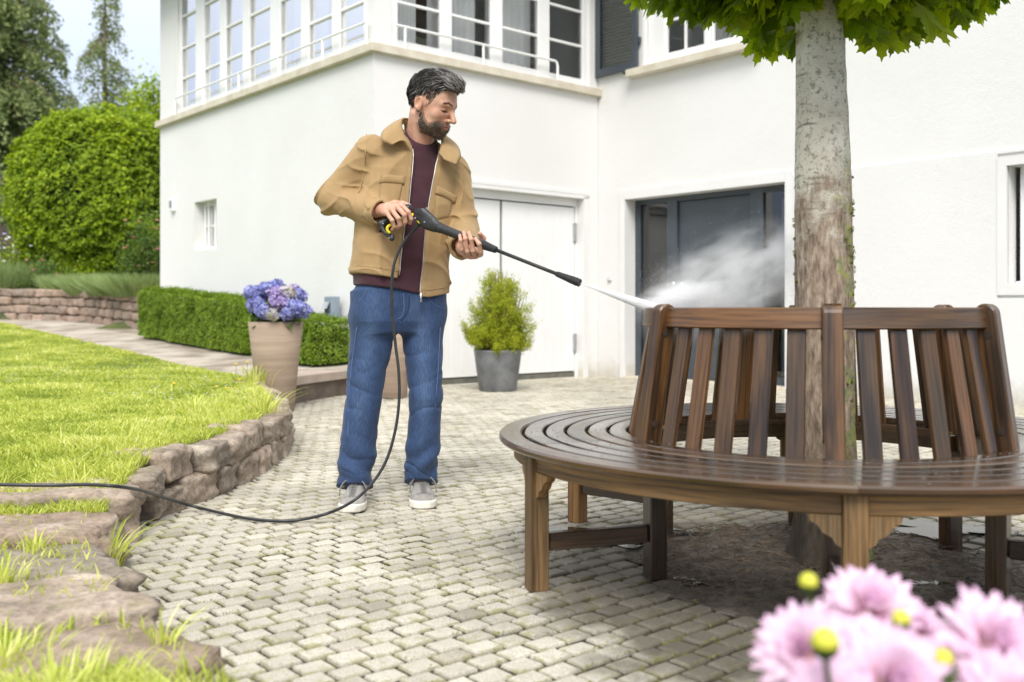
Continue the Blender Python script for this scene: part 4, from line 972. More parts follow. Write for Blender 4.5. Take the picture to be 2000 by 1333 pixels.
# golden thuja in the grey pot: fans of scale foliage on thin brown stems
def thuja():
    c = np.array([c3[0], c3[1], .40]); root = thing('golden_conifer', tuple(c), 'egg-shaped golden green conifer with bare brown inner stems in the grey pot', 'conifer')
    st = MB(); fo = MB()
    def Rmax(z): return .395 * np.interp(z, [-.05, .08, .25, .45, .62, .76, .86], [.80, 1, 1.0, .86, .62, .42, .10])
    for i in range(150):
        t = rng.random() * 6.283; z1 = rng.uniform(.0, .84) if i > 6 else .84 - .03 * i; r1 = Rmax(z1) * (rng.uniform(.5, 1.0)) * (1 if i > 6 else .5)
        e = c + np.array([math.cos(t) * r1, math.sin(t) * r1, z1]); b = c + np.array([math.cos(t) * .04, math.sin(t) * .04, 0])
        m = c + np.array([math.cos(t) * r1 * .65, math.sin(t) * r1 * .65, z1 * .45]); P = catmull([b, m, e], 5); st.tube(P, np.linspace(.006, .0025, len(P)), 5)
        for s in range(8):
            f = rng.uniform(.45, 1.0); q = P[int(f * (len(P) - 1))] + rng.normal(0, .022, 3); n = 38
            dn = np.array([math.cos(t) * .5, math.sin(t) * .5, .9]); X = q + np.abs(rng.normal(0, .045, (n, 1))) * dn + rng.normal(0, .016, (n, 3))
            keep = np.ones(n, bool); V, F, rv = leaves(X, rng.normal(0, 1, (n, 3)), .019, .5); fo.add(V, F, rnd=np.clip(rv * .5 + .5 * (f - .3) / .7, 0, 1))
    st.build('stems', M['twig'], root); fo.build('foliage', M['thuja'], root)
thuja()
# ---- big clipped bush
def big_bush():
    c = np.array([-8.42, 20.5, 3.06]); root = thing('round_bush', (c[0], c[1], 1.2), 'huge rounded bright green bush beside the left corner of the house', 'bush')
    n = 105000; d = rng.normal(0, 1, (n, 3)); d /= np.linalg.norm(d, axis=1)[:, None]; q = np.sign(d) * np.abs(d) ** .82; q /= (np.abs(q) ** 2.25).sum(1)[:, None] ** (1 / 2.25)
    rad = np.array([1.72, 1.7, 1.88]); lum = .075 * nz(d * 3, 1.7, 1) + .055 * nz(d * 3, 4.2, 5) + .060 * nz(d * 3, 9, 2) + .03 * nz(d * 3, 17, 3)
    dep = rng.exponential(.045, n); P = c + q * rad * (1 + lum - dep)[:, None]
    V, F, rv = leaves(P, d + [0, 0, .5], .075, .5, jit=.5); rv = np.clip(.5 * rv + .5 * np.repeat(np.clip(.45 - dep * 5 + lum * 4 + .25 * d[:, 2] - .15 * d[:, 0], 0, 1), 4), 0, 1)  # leaf colour carries shading: darker in gaps, lighter on top and left side
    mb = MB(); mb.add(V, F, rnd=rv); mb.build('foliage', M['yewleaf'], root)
    th = np.linspace(0, 2 * np.pi, 25)[:-1]; mb = MB(); mb.lathe(c, [(.1, -1.55), (.95, -1.2), (1.36, -.6), (1.4, .3), (1.1, 1.05), (.5, 1.45), (0, 1.5)], 24); mb.build('dark_core', plain('bush_inside', (.008, .016, .003), (.018, .035, .006), 8, .95), root, True)  # solid core coloured near black for the shade between the leaves
    mb = MB()
    for i in range(7): a = i * .9; mb.tube([[c[0] + .15 * math.cos(a), c[1] + .15 * math.sin(a), 1.05], [c[0] + .9 * math.cos(a), c[1] + .9 * math.sin(a), 2.3]], [.07, .04], 7)
    mb.build('trunk', M['twig'], root)
big_bush()
# ---- conifers
def conifer(base, H, Rb, nb, label, seed, droop=.35, size=.11, dens=70, fr=.0, name='conifer_tree'):
    g = np.random.default_rng(seed); base = np.array(base, float); root = thing(name, tuple(base), label, 'conifer', 'conifers behind the garden')
    mb = MB(); mb.tube([base + [0, 0, z] for z in np.linspace(0, H, 8)], np.linspace(.20, .02, 8) * H / 14, 9); mb.build('trunk', M['twig'], root)
    br = MB(); Ps = []; Ds = []
    for i in range(nb):
        f = (i + g.random()) / nb; z = H * (.10 + .9 * f); L = Rb * (1 - f) ** .85 * g.uniform(.55, 1.2) + .3; t = g.random() * 6.283
        e = np.array([math.cos(t), math.sin(t), 0]); s = np.linspace(0, 1, 9)[:, None]
        P = base + [0, 0, z] + e * L * s + np.array([0, 0, 1]) * (L * .28 * s - L * (droop + .28) * s ** 2 + .25 * L * droop * s ** 4)
        br.tube(P, np.linspace(.05, .012, 9) * (1 - .6 * f), 5, False)
        n = int(dens * L); k = g.random(n) ** .75; idx = k * 8; j = np.minimum(idx.astype(int), 7); p = P[j] * (1 - (idx - j))[:, None] + P[j + 1] * (idx - j)[:, None]
        sd = np.array([-e[1], e[0], 0]); wd = (.12 + .34 * L / Rb * (1 - k) + .05) * 1.2
        q = g.normal(0, 1, n) * wd * .6; p = p + sd * q[:, None] + np.array([0, 0, 1]) * (-np.abs(g.normal(0, .16, n)) * (1 + .5 * L) - .25 * np.abs(q))[:, None] + g.normal(0, .05, (n, 3))
        Ps.append(p); Ds.append(g.random(n))
    P = np.concatenate(Ps); V, F, rv = leaves(P, g.normal(0, 1, (len(P), 3)) + [0, 0, .3], size, .42)
    br.build('branches', M['twig'], root); fo = MB(); fo.add(V, F, rnd=rv); fo.build('foliage', M['conifer'], root)
conifer((-21.2, 41, 1.5), 19, 4.4, 260, 'broad dark conifer filling the top left corner', 3, .5, .20, 160)
conifer((-16.0, 39, 1.5), 12.7, 2.1, 100, 'slender drooping conifer with an open top against the sky', 8, .6, .14, 130)
conifer((-24.5, 36, 1.5), 15, 4.6, 150, 'dark conifer at the far left edge behind the big bush', 5, .45, .20, 150)
def round_tree(base, H, rx, n, label, seed, mat, size=.12, tr=.12):
    g = np.random.default_rng(seed); base = np.array(base, float); root = thing('broadleaf_tree', tuple(base), label, 'tree')
    mb = MB(); mb.tube([base, base + [0, 0, H * .5], base + [.1, 0, H * .85]], [tr, tr * .7, tr * .2], 8)
    P = []
    for i in range(26):
        a = g.random() * 6.283; r = rx * math.sqrt(g.random()) * .8; c = base + np.array([r * math.cos(a), r * math.sin(a), H * g.uniform(.4, .97)]); mb.tube([base + [0, 0, H * .35], c], [.04, .012], 5)
        q = g.normal(0, 1, (n // 26, 3)); P.append(c + q * rx * .20)
    mb.build('trunk', M['twig'], root); P = np.concatenate(P); V, F, rv = leaves(P, g.normal(0, 1, P.shape) + [0, 0, .6], size, .6); fo = MB(); fo.add(V, F, rnd=rv); fo.build('crown', mat, root)
round_tree((-10.6, 29.5, 1.5), 5.9, 1.3, 9000, 'small light green tree peeping out behind the big bush beside the house corner', 4, M['yewleaf'])
round_tree((-19, 30, 1.3), 5.2, 3.2, 14000, 'dark leafy tree low behind the big bush at the left edge', 6, M['conifer'], .16)
# board fence far back
fr = thing('board_fence', (-17, 27, 1.3), 'dark brown board fence far behind the garden at the left edge', 'fence'); mb = MB()
for i in range(60): mb.box([-24 + i * .2, 27, 1.2], [1, 0, 0], [0, 1, 0], [0, 0, 1], 0, .19, 0, .025, 0, 1.85 + .02 * (i % 3))
mb.build('boards', plain('fence_brown', (.06, .045, .035), (.10, .075, .06), 4, .85), fr); mb = MB()
for i in range(7): mb.box([-24 + i * 2.0, 27.03, 1.2], [1, 0, 0], [0, 1, 0], [0, 0, 1], 0, .1, 0, .1, 0, 1.95)
mb.build('fence_post', plain('post_brown', (.06, .045, .035), None, rough=.85), fr)
# ---- planted bed behind the dry stone wall
def shrub(name, px, py, d_, rx, rz, n, size, mat, label, cat='shrub', spiky=False, flowers=None, fs=.035, sparse=1.0, group=None):
    p = W3(px, py, d_); g = 1.06 + .03 * (p[1] - 15); root = thing(name, (p[0], p[1], g), label, cat, group)
    mb = MB()
    if spiky:
        for i in range(n):
            t = rng.random() * 6.283; r = math.sqrt(rng.random()) * rx; b = np.array([p[0] + r * .8 * math.cos(t), p[1] + r * .8 * math.sin(t), g - .05]); L = rz * rng.uniform(.6, 1.1)
            e = b + np.array([math.cos(t) * r * .55 + rng.normal(0, .06), math.sin(t) * r * .45, L]); s = np.array([.005, .003, 0]); mb.add([b - s, b + s, (b + e) / 2 + s, (b + e) / 2 - s, e], [np.array([[0, 1, 2, 3]]), np.array([[3, 2, 4]])], rnd=rng.random())
    else:
        cl = 18; C_ = rng.normal(0, 1, (cl, 3)); C_ /= np.linalg.norm(C_, axis=1)[:, None]; C_[:, 2] = np.abs(C_[:, 2]); C_ *= rng.uniform(.3, .8, (cl, 1))
        k = rng.integers(0, cl, n); d = rng.normal(0, .27, (n, 3)) + C_[k]; P = np.array([p[0], p[1], g + .05]) + d * [rx, rx, rz]; P[:, 2] = np.maximum(P[:, 2], g)
        V, F, rv = leaves(P, rng.normal(0, 1, (n, 3)) + [0, 0, .8], size, .55); mb.add(V, F, rnd=rv)
        sm = MB()
        for i in range(cl): sm.tube([[p[0], p[1], g - .03], np.array([p[0], p[1], g + .05]) + C_[i] * [rx, rx, rz]], [.012, .005], 5)
        sm.build('stems', M['twig'], root)
    mb.build('foliage', mat, root)
    for (col, m_) in (flowers or []):
        fb = MB()
        for i in range(m_):
            t = rng.random() * 6.283; r = rx * rng.uniform(.2, .95); q = np.array([p[0] + r * math.cos(t), p[1] - abs(r * math.sin(t)), g + rz * rng.uniform(.35, 1.1)]); fb.lathe(q, [(fs * .3, -fs * .3), (fs, 0), (fs * .7, fs * .5), (0, fs * .6)], 8)
        fb.build('blossoms', plain('blossom', col, None, rough=.7), root)
shrub('rose_bush', 288, 520, 15.8, .42, 1.15, 3800, .055, M['garden_leaf'], 'rose bush with reddish shoots and a pink bloom at the left corner of the house', 'rose bush', flowers=[((.55, .16, .20), 4), ((.45, .20, .12), 12)], fs=.035)
for i, (px, d_, lab) in enumerate(((160, 17.8, 'lavender clump nearest the middle of the dry stone wall'), (200, 16.9, 'soft grey-green lavender clump above the dry stone wall under the big bush'), (245, 16.0, 'lavender clump between the big bush and the long hedge'), (285, 15.3, 'lavender clump at the foot of the rose bush'))):
    shrub('lavender', px, 560, d_, .62, .36, 2600, .02, M['lav'], lab, 'lavender', True, group='lavender clumps along the stone wall')
shrub('flower_shrub', 30, 520, 19.5, .75, 1.05, 4200, .06, M['yewleaf'], 'bright shrub with small white and pale blue flowers at the left edge', flowers=[((.8, .8, .82), 16), ((.5, .5, .8), 10)], fs=.04)
shrub('grey_shrub', 15, 560, 18.6, .62, .62, 1600, .03, M['lav'], 'feathery grey-green shrub at the left end of the dry stone wall', spiky=True)
shrub('garden_shrub', 95, 545, 18.6, .60, .55, 3000, .05, M['garden_leaf'], 'mixed low green perennials between the white-flowered shrub and the lavender', flowers=[((.4, .12, .15), 5)])
shrub('garden_shrub', 150, 540, 19.0, .55, .50, 3000, .045, M['yewleaf'], 'low bright green plants in front of the shaded foot of the big bush')
shrub('garden_shrub', -60, 540, 19.5, .9, .9, 3500, .06, M['garden_leaf'], 'leafy shrub just outside the left edge')
# ================================================================== the tree in the bench
def bark():
    t = NT('tree_bark'); v = t.coord(); s = t.n('SeparateXYZ'); t.l(v, s.inputs[0]); z = s.outputs[2]
    n1 = t.noise(t.coord(scale=(1, 1, .25)), 60, 5, .7); n2 = t.noise(v, 9, 5, .65); n3 = t.noise(t.coord(scale=(1, 1, .22)), 130, 4, .7); spk = t.noise(v, 55, 4, .75)
    up = t.ramp(n2, [(.3, (.50, .46, .36)), (.5, (.64, .60, .50)), (.68, (.74, .71, .61))])
    up = t.mix(t.ramp(spk, [(.52, 0), (.64, .8)]), up, (.15, .135, .095)); up = t.mix(t.ramp(t.noise(t.coord(scale=(.5, .5, 3.5)), 9, 4, .6), [(.64, 0), (.70, .7)]), up, (.13, .115, .08))
    lo = t.ramp(n1, [(.35, (.12, .088, .060)), (.5, (.28, .205, .145)), (.66, (.45, .36, .27))])
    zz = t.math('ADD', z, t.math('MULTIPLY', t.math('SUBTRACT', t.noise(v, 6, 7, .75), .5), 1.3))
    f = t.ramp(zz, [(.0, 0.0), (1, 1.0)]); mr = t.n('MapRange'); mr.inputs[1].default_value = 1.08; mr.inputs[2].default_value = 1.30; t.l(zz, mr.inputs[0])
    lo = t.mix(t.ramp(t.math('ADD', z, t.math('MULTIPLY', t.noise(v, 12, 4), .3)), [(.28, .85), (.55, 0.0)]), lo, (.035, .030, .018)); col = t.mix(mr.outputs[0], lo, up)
    # moss, mostly on the right side and low
    side = t.math('ADD', t.math('MULTIPLY', s.outputs[0], 3.6), t.math('MULTIPLY', s.outputs[1], .8)); m2 = t.n('MapRange'); m2.inputs[1].default_value = 1.5; m2.inputs[2].default_value = .9; t.l(z, m2.inputs[0])
    mo = t.math('ADD', t.math('ADD', t.math('SUBTRACT', t.math('MULTIPLY', t.noise(v, 13, 6, .75), 2.2), .68), t.math('MULTIPLY', side, .8)), t.math('MULTIPLY', m2.outputs[0], .08))
    m3 = t.math('MULTIPLY', t.ramp(mo, [(.56, 0), (.72, .95)]), m2.outputs[0])
    col = t.mix(m3, col, t.ramp(t.noise(v, 30, 3), [(.35, (.085, .115, .04)), (.5, (.20, .23, .10)), (.62, (.30, .32, .03))]))
    return t.set(col, .85, t.bump(t.math('ADD', t.math('MULTIPLY', n3, .6), n1), .7, .008))
def tree():
    c = np.array([1.035, 3.28, 0.0]); root = thing('maple_tree', tuple(c), 'maple tree with pale mossy trunk and bright green leaves inside the round bench', 'tree')
    zs = np.concatenate([np.linspace(-.05, .3, 14), np.linspace(.33, 2.7, 90)]); na = 72; V = []
    for z in zs:
        r = np.interp(z, [-.05, .0, .06, .15, .45, .9, 1.3, 1.8, 2.4, 2.7], [.15, .135, .120, .108, .095, .093, .090, .075, .072, .07])
        th = np.arange(na) / na * 2 * np.pi; fl = np.clip(.2 - z, 0, .25) * 4
        rr = r * (1 + .16 * fl * np.sin(5 * th + 1) + .10 * fl * np.sin(3 * th + 2) + .02 * np.sin(3 * th + z * 2) + .012 * np.sin(2 * th - z * 5))
        ox = np.interp(z, [0, .45, 1.5, 1.84, 2.7], [.012, .0, -.012, -.022, -.03]); V.append(np.column_stack([c[0] + ox + rr * np.cos(th), c[1] + rr * np.sin(th), np.full(na, z)]))
    V = np.concatenate(V); d = np.column_stack([V[:, 0] - c[0], V[:, 1] - c[1], 0 * V[:, 0]]); d /= np.linalg.norm(d, axis=1)[:, None]
    V += d * (.0022 * nz(V * [1, 1, .4], 60, 1) + .003 * nz(V, 14, 2))[:, None]
    m = len(zs); i = np.arange(m - 1)[:, None] * na; j = np.arange(na)[None]; a = i + j; b = i + (j + 1) % na
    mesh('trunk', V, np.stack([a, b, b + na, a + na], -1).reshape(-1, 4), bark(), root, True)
    # moss cushions
    mb = MB()
    for k in range(95):
        z = rng.uniform(.5, 1.28); t = rng.normal(-.15, .4) if rng.random() < .8 else rng.normal(3.2, .12); r = np.interp(z, [.45, .9, 1.3], [.0985, .096, .093]); p = c + np.array([math.cos(t) * r - .006, math.sin(t) * r, z]); n = 34
        dd = rng.normal(0, 1, (n, 3)); dd /= np.linalg.norm(dd, axis=1)[:, None]; s = rng.uniform(.003, .008); Vv, F, rv = leaves(p + dd * s, dd, .0045, .7); mb.add(Vv, F, rnd=rv)
    mb.build('moss', leafmat('moss', [(.05, .06, .012), (.12, .14, .02), (.26, .27, .03)], .15, .9), root)
    # limbs
    lb = MB(); tips = []
    for k in range(15):
        t = k * 2.4 + .3; z0 = 1.95 + .045 * k; L = rng.uniform(.6, .95); e = np.array([math.cos(t), math.sin(t), 0]); P = catmull([c + [-.02, 0, z0], c + e * L * .45 + [0, 0, z0 + .16], c + e * L + [0, 0, z0 + .26 + .04 * k]], 6)
        lb.tube(P, np.linspace(.026, .008, len(P)), 7); tips.append(P)
        for q in range(4):
            f = rng.integers(4, len(P)); d2 = e + rng.normal(0, .7, 3); d2[2] = rng.uniform(-.15, .5); lb.tube([P[f], P[f] + d2 * .28], [.009, .003], 5)
    lb.build('limbs', plain('limb_bark', (.18, .15, .10), (.30, .26, .18), 20, .85, .4, 60), root)
    # leaves: five-lobed, toothed
    pts = [(0, .5), (.035, .40), (.10, .37), (.085, .29), (.14, .20), (.22, .27), (.27, .26), (.30, .33), (.36, .27), (.45, .28), (.40, .19), (.43, .12), (.33, .06), (.30, -.02), (.22, -.03), (.28, -.12), (.33, -.22), (.22, -.20), (.14, -.24), (.06, -.20), (0, -.16)]
    O = np.array(pts + [(-x, y) for x, y in pts[::-1][1:-1]]); O[:, 1] += .16; m = len(O)
    cen = np.array([[0, .16]]); Q2 = np.vstack([cen, O]); F0 = np.array([[0, 1 + (i + 1) % m, 1 + i] for i in range(m)])
    n = 3300; u = rng.random(n); th = rng.random(n) * 6.283; zz = rng.random(n) ** 2.6
    rmx = np.interp(zz, [0, .1, .5, .85, 1], [.72, .86, .98, .8, .35]); r = np.sqrt(rng.random(n)) * rmx * (1 + .07 * np.sin(th * 5) + .05 * np.sin(9 * th)); zb = 1.84 + .36 * r ** 2 + .05 * np.sin(th * 6 + 1) + .045 * np.sin(th * 11 + r * 8)
    zz = np.where((zz > .16) & (u < .78), zz * .2, zz); r = r * np.where(np.cos(th) < 0, 1 + .13 * np.cos(th), 1)
    P = np.column_stack([c[0] + .03 + r * np.cos(th), c[1] + r * np.sin(th), zb + .02 + zz * 1.8])
    out = np.column_stack([np.cos(th), np.sin(th), 0 * th]); N = out * .75 + [0, 0, .65] + rng.normal(0, .38, (n, 3)); N /= np.linalg.norm(N, axis=1)[:, None]
    D = out * .45 + [0, 0, -.85] + rng.normal(0, .33, (n, 3)); D -= N * (D * N).sum(1)[:, None]; D /= np.linalg.norm(D, axis=1)[:, None]; S = np.cross(D, N); s = rng.uniform(.11, .20, n)
    bend = .35 * (Q2[:, 0] ** 2) * 1.8 + .25 * Q2[:, 1] ** 2
    V = P[:, None] + s[:, None, None] * (Q2[None, :, 0, None] * S[:, None] + Q2[None, :, 1, None] * D[:, None] - (bend * 1.0)[None, :, None] * N[:, None] * rng.uniform(.3, 1.3, n)[:, None, None])
    F = (np.arange(n)[:, None, None] * (m + 1) + F0[None]).reshape(-1, 3)
    mb = MB(); mb.add(V.reshape(-1, 3), F, rnd=np.repeat(rng.random(n), m + 1)); mb.build('crown', M['maple'], root)
tree()
# ================================================================== pink flowers close to the viewer
def chrysanth():
    base = np.array([.36, 1.06, 0]); root0 = None
    pk = NT('pink_petals'); a = pk.attr('along'); rv = pk.attr('rnd')
    c = pk.ramp(a, [(0, (.70, .52, .16)), (.16, (.80, .50, .48)), (.36, (.88, .70, .76)), (.8, (.90, .80, .87)), (1, (.86, .60, .78))]); c = pk.mix(1.0, c, pk.ramp(rv, [(0, (.97, .86, .94)), (1, (1.04, 1.0, 1.02))]), 'MULTIPLY')
    pk.set(c, .6); tr = pk.n('BsdfTranslucent'); pk.l(c, tr.inputs[0]); ms = pk.n('MixShader'); ms.inputs[0].default_value = .4; pk.l(pk.p.outputs[0], ms.inputs[1]); pk.l(tr.outputs[0], ms.inputs[2]); pk.l(ms.outputs[0], pk.out.inputs[0])
    fl = [(1570, 1225, 1.05, .058, (-.4, -.7, .5), 'pale pink bloom at the left of the blurred flowers in front of the bench'), (1700, 1150, 1.12, .064, (0, -.55, .8), 'topmost big pale pink bloom of the blurred foreground flowers'),
          (1775, 1185, 1.14, .050, (.4, -.5, .7), 'pink bloom behind and right of the topmost one in the foreground'), (1730, 1290, .98, .070, (.1, -.85, .5), 'largest creamy pink bloom, nearest the viewer at the bottom edge'),
          (1930, 1220, 1.02, .066, (.2, -.7, .6), 'pink bloom with a yellow heart at the right edge of the picture'), (1620, 1330, .96, .052, (-.3, -.8, .4), 'pale bloom cut by the bottom edge at the left of the foreground bunch'),
          (1960, 1330, .95, .060, (.3, -.8, .4), 'pink bloom in the bottom right corner of the picture'), (1640, 1190, 1.15, .045, (-.2, -.5, .8), 'small pink bloom tucked between the leftmost and the topmost blooms')]
    bud = plain('yellow_green_bud', (.50, .52, .03), (.62, .60, .06), 30, .5); gr = M['garden_leaf']
    def stem(p, root):
        mb = MB(); b = np.array([.40 + (p[0] - .40) * .35, 1.05, .18]); mb.tube(catmull([p, (p + b) / 2 + [0, 0, .03], b], 6), .0028, 6); mb.build('stem', gr, root)
    for (px, py, d_, r, ax, lab) in fl:
        py += 48; r *= .94; p = W3(px, py, d_); root = thing('pink_flower', tuple(p), lab, 'flower', 'pink chrysanthemums close to the viewer'); ax = np.array(ax, float); ax /= np.linalg.norm(ax)
        T = np.cross(ax, [0, 0, 1]); T /= np.linalg.norm(T); B = np.cross(T, ax); mb = MB()
        for ring in range(6):
            n = int(26 - ring * 2.5); tilt = [.05, .25, .5, .78, 1.05, 1.3][ring]; L = r * [1.0, .97, .88, .72, .52, .33][ring]
            for k in range(n):
                a = 2 * math.pi * (k + .5 * (ring % 2) + rng.normal(0, .16)) / n; e = T * math.cos(a) + B * math.sin(a); f = np.cross(ax, e); tl = tilt + rng.normal(0, .10); d = e * math.cos(tl) + ax * math.sin(tl); nn = ax * math.cos(tl) - e * math.sin(tl)
                LL = L * rng.uniform(.85, 1.1); t = np.linspace(0, 1, 6); w = r * .125 * np.interp(t, [0, .2, .7, .9, 1], [.45, .8, 1, .75, .18]); cc = p + ax * r * .03 * ring + d * (LL * t)[:, None] + nn * (LL * .22 * t ** 2)[:, None] * (1 if tilt > .6 else -.35)
                V = np.concatenate([cc - f * w[:, None] + nn * .15 * w[:, None], cc + f * w[:, None] + nn * .15 * w[:, None]]); i = np.arange(5)
                mb.add(V, np.stack([i, i + 6, i + 7, i + 1], -1), along=np.concatenate([t, t]), rnd=rng.random())
        mb.build('petals', pk.m, root); mb = MB(); mb.lathe(p + ax * r * .1, [(r * .2, 0), (r * .17, r * .08), (0, r * .12)], 14, ax); mb.build('flower_centre', plain('flower_heart', (.60, .45, .10), None, rough=.7), root); stem(p - ax * .01, root)
    for (px, py, d_, r, lab) in ((1579, 1130, 1.06, .0105, 'yellow-green bud above the leftmost pink bloom'), (1611, 1247, .93, .0135, 'fat yellow bud between the blooms in the foreground'), (1760, 1202, 1.0, .0095, 'small yellow bud in front of the topmost bloom'), (1842, 1280, .98, .0105, 'yellow bud in the gap left of the right-hand bloom')):
        py += 8; p = W3(px, py, d_); root = thing('flower_bud', tuple(p), lab, 'flower bud', 'buds of the pink flowers'); mb = MB(); mb.lathe(p, [(.0, -r), (r * .7, -r * .75), (r, 0), (r * .8, r * .6), (r * .4, r * .92), (0, r)], 16); mb.build('bud', bud, root, True)
        mb = MB(); mb.lathe(p, [(r * .2, -r * 1.25), (r * .8, -r * .85), (r * 1.04, -r * .2)], 12); mb.build('calyx', gr, root, True); stem(p - [0, 0, r], root)
    p0 = (.43, 1.05, 0); mb = MB(); n = 420; P = np.column_stack([.44 + np.abs(rng.normal(0, .10, n)) - .10, 1.06 + rng.normal(0, .06, n), rng.uniform(.20, .43, n)]); V, F, rv = leaves(P, rng.normal(0, 1, (n, 3)) + [0, -.3, .8], .05, .5); mb.add(V, F, rnd=rv * .7)
    tag(mb.build('flower_leaves', M['garden_leaf'], org=(.43, 1.05, .2)), 'dark green leaves under the pink foreground flowers', 'leaves')
    pot('flower_pot', (.42, 1.05, 0), [(0, 0), (.10, 0), (.14, .21), (.15, .22), (.13, .22), (.12, .1)], tc, 'clay pot below the pink foreground flowers, under the bottom edge', .12, .19)
chrysanth()
# ================================================================== implicit surfaces for the man and what he holds
def smin(a, b, k):
    h = np.clip(.5 + .5 * (b - a) / k, 0, 1); return b + (a - b) * h - k * h * (1 - h)
def smax(a, b, k): return -smin(-a, -b, k)
def cap(P, a, b, ra, rb=None):
    rb = ra if rb is None else rb; a = np.asarray(a, float); b = np.asarray(b, float); d = b - a
    t = np.clip(((P - a) @ d) / (d @ d), 0, 1); return np.linalg.norm(P - a - t[:, None] * d, axis=1) - (ra + (rb - ra) * t)
def ell(P, c, r):
    q = P - np.asarray(c, float); r = np.asarray(r, float); k0 = np.linalg.norm(q / r, axis=1); k1 = np.linalg.norm(q / (r * r), axis=1) + 1e-9
    return k0 * (k0 - 1) / k1
def chain(P, pts, rad, k=.01):
    d = None
    for i in range(len(pts) - 1):
        e = cap(P, pts[i], pts[i + 1], rad[i], rad[i + 1]); d = e if d is None else np.minimum(d, e)
    return d
def nets(f, lo, hi, h):
    """naive surface nets of f=0 on a grid of step h (coarse pass first)"""
    lo = np.asarray(lo, float); hi = np.asarray(hi, float); n = np.ceil((hi - lo) / h).astype(int) + 1
    C = 4; nc = n // C + 2; ax = [lo[i] + np.arange(nc[i]) * h * C for i in range(3)]
    G = np.stack(np.meshgrid(*ax, indexing='ij'), -1).reshape(-1, 3); D = f(G).reshape(nc)
    near = np.abs(D) < h * C * 2.0
    idx = [np.minimum((np.arange(n[i]) + C // 2) // C, nc[i] - 1) for i in range(3)]
    nf = near[np.ix_(*idx)]; V0 = np.where(D > 0, 1.0, -1.0)[np.ix_(*idx)].copy()
    w = np.argwhere(nf); V0[nf] = f(lo + w * h)
    D = V0; s = D < 0; c = np.zeros(n - 1, int)
    for i in (0, 1):
        for j in (0, 1):
            for k in (0, 1): c += s[i:n[0] - 1 + i, j:n[1] - 1 + j, k:n[2] - 1 + k]
    cells = np.argwhere((c > 0) & (c < 8)); vid = -np.ones(n - 1, int); vid[tuple(cells.T)] = np.arange(len(cells))
    acc = np.zeros((len(cells), 3)); cnt = np.zeros(len(cells)); cor = [(i, j, k) for i in (0, 1) for j in (0, 1) for k in (0, 1)]
    for a in range(8):
        for b in range(a + 1, 8):
            pa, pb = np.array(cor[a]), np.array(cor[b])
            if np.abs(pa - pb).sum() != 1: continue
            da = D[tuple((cells + pa).T)]; db = D[tuple((cells + pb).T)]; m = (da < 0) != (db < 0); t = np.where(m, da / np.where(m, da - db, 1), 0)
            acc += np.where(m[:, None], pa + t[:, None] * (pb - pa), 0); cnt += m
    V = lo + (cells + acc / cnt[:, None]) * h; F = []
    for ax_ in range(3):
        u, v = (ax_ + 1) % 3, (ax_ + 2) % 3; sl = [slice(1, -1)] * 3; sl[ax_] = slice(0, -1)
        A = s[tuple(sl)]; sl2 = list(sl); sl2[ax_] = slice(1, None); B = s[tuple(sl2)]
        off = np.array([1, 1, 1]); off[ax_] = 0; e = np.argwhere(A != B) + off; fl = A[tuple((e - off).T)]
        eu = np.zeros(3, int); eu[u] = 1; ev = np.zeros(3, int); ev[v] = 1
        ok = np.ones(len(e), bool)
        for q in range(3): ok &= (e[:, q] < n[q] - 1)
        e = e[ok]; fl = fl[ok]
        q = np.stack([vid[tuple((e - eu - ev).T)], vid[tuple((e - ev).T)], vid[tuple(e.T)], vid[tuple((e - eu).T)]], -1)
        q[~fl] = q[~fl][:, ::-1]; F.append(q[(q >= 0).all(1)])
    return V, np.concatenate(F)
def rotz(a): return np.array([[math.cos(a), -math.sin(a), 0], [math.sin(a), math.cos(a), 0], [0, 0, 1]])
def rotx(a): return np.array([[1, 0, 0], [0, math.cos(a), -math.sin(a)], [0, math.sin(a), math.cos(a)]])
def roty(a): return np.array([[math.cos(a), 0, math.sin(a)], [0, 1, 0], [-math.sin(a), 0, math.cos(a)]])
# ------------------------------------------------------------------ the man: frame of the trunk
LH = np.array([.866, .5, 0]); FH = np.array([.5, -.866, 0])      # towards his left hand, and forwards
ZC = np.array([.80, .95, 1.2, 1.37, 1.5, 1.6]); CX = np.array([-.490, -.487, -.465, -.440, -.415, -.395]); CY = np.array([4.27, 4.27, 4.26, 4.27, 4.28, 4.26])
def tl(P):
    z = P[:, 2]; c = np.stack([np.interp(z, ZC, CX), np.interp(z, ZC, CY), z], -1); q = P - c
    return q @ LH, q @ FH, z
SHR, ELR, WRR = np.array([-.592, 4.20, 1.495]), np.array([-.762, 4.235, 1.305]), np.array([-.540, 4.065, 1.228])
SHL, ELL, WRL = np.array([-.268, 4.36, 1.432]), np.array([-.212, 4.33, 1.175]), np.array([-.205, 4.045, 1.085])
def trunk(P, A, B, Z, tilt=.13, pw=2.5):
    x, y, z = tl(P); zz = z + tilt * np.clip(x, -.25, .25) * np.clip((z - 1.15) / .3, 0, 1)
    a = np.interp(zz, Z, A); b = np.interp(zz, Z, B)
    k = (np.abs(x / a) ** pw + np.abs(y / b) ** pw) ** (1 / pw); return (k - 1) * np.minimum(a, b) * .95
def ridges(P, d, f, amp, sd=0., warp=1.0):
    """cloth folds: rounded ridges across direction d"""
    d = np.asarray(d, float); d = d / np.linalg.norm(d); w = nz(P, 9, sd, 2) * warp
    s = np.sin((P @ d) * f + w * 2.2 + sd); return amp * (np.abs(s) ** .7 * np.sign(s)) * (.55 + .45 * nz(P, 7, sd + 4, 2))
ZJ = [.80, .90, 1.0, 1.15, 1.28, 1.40, 1.47, 1.515, 1.545, 1.575, 1.60]
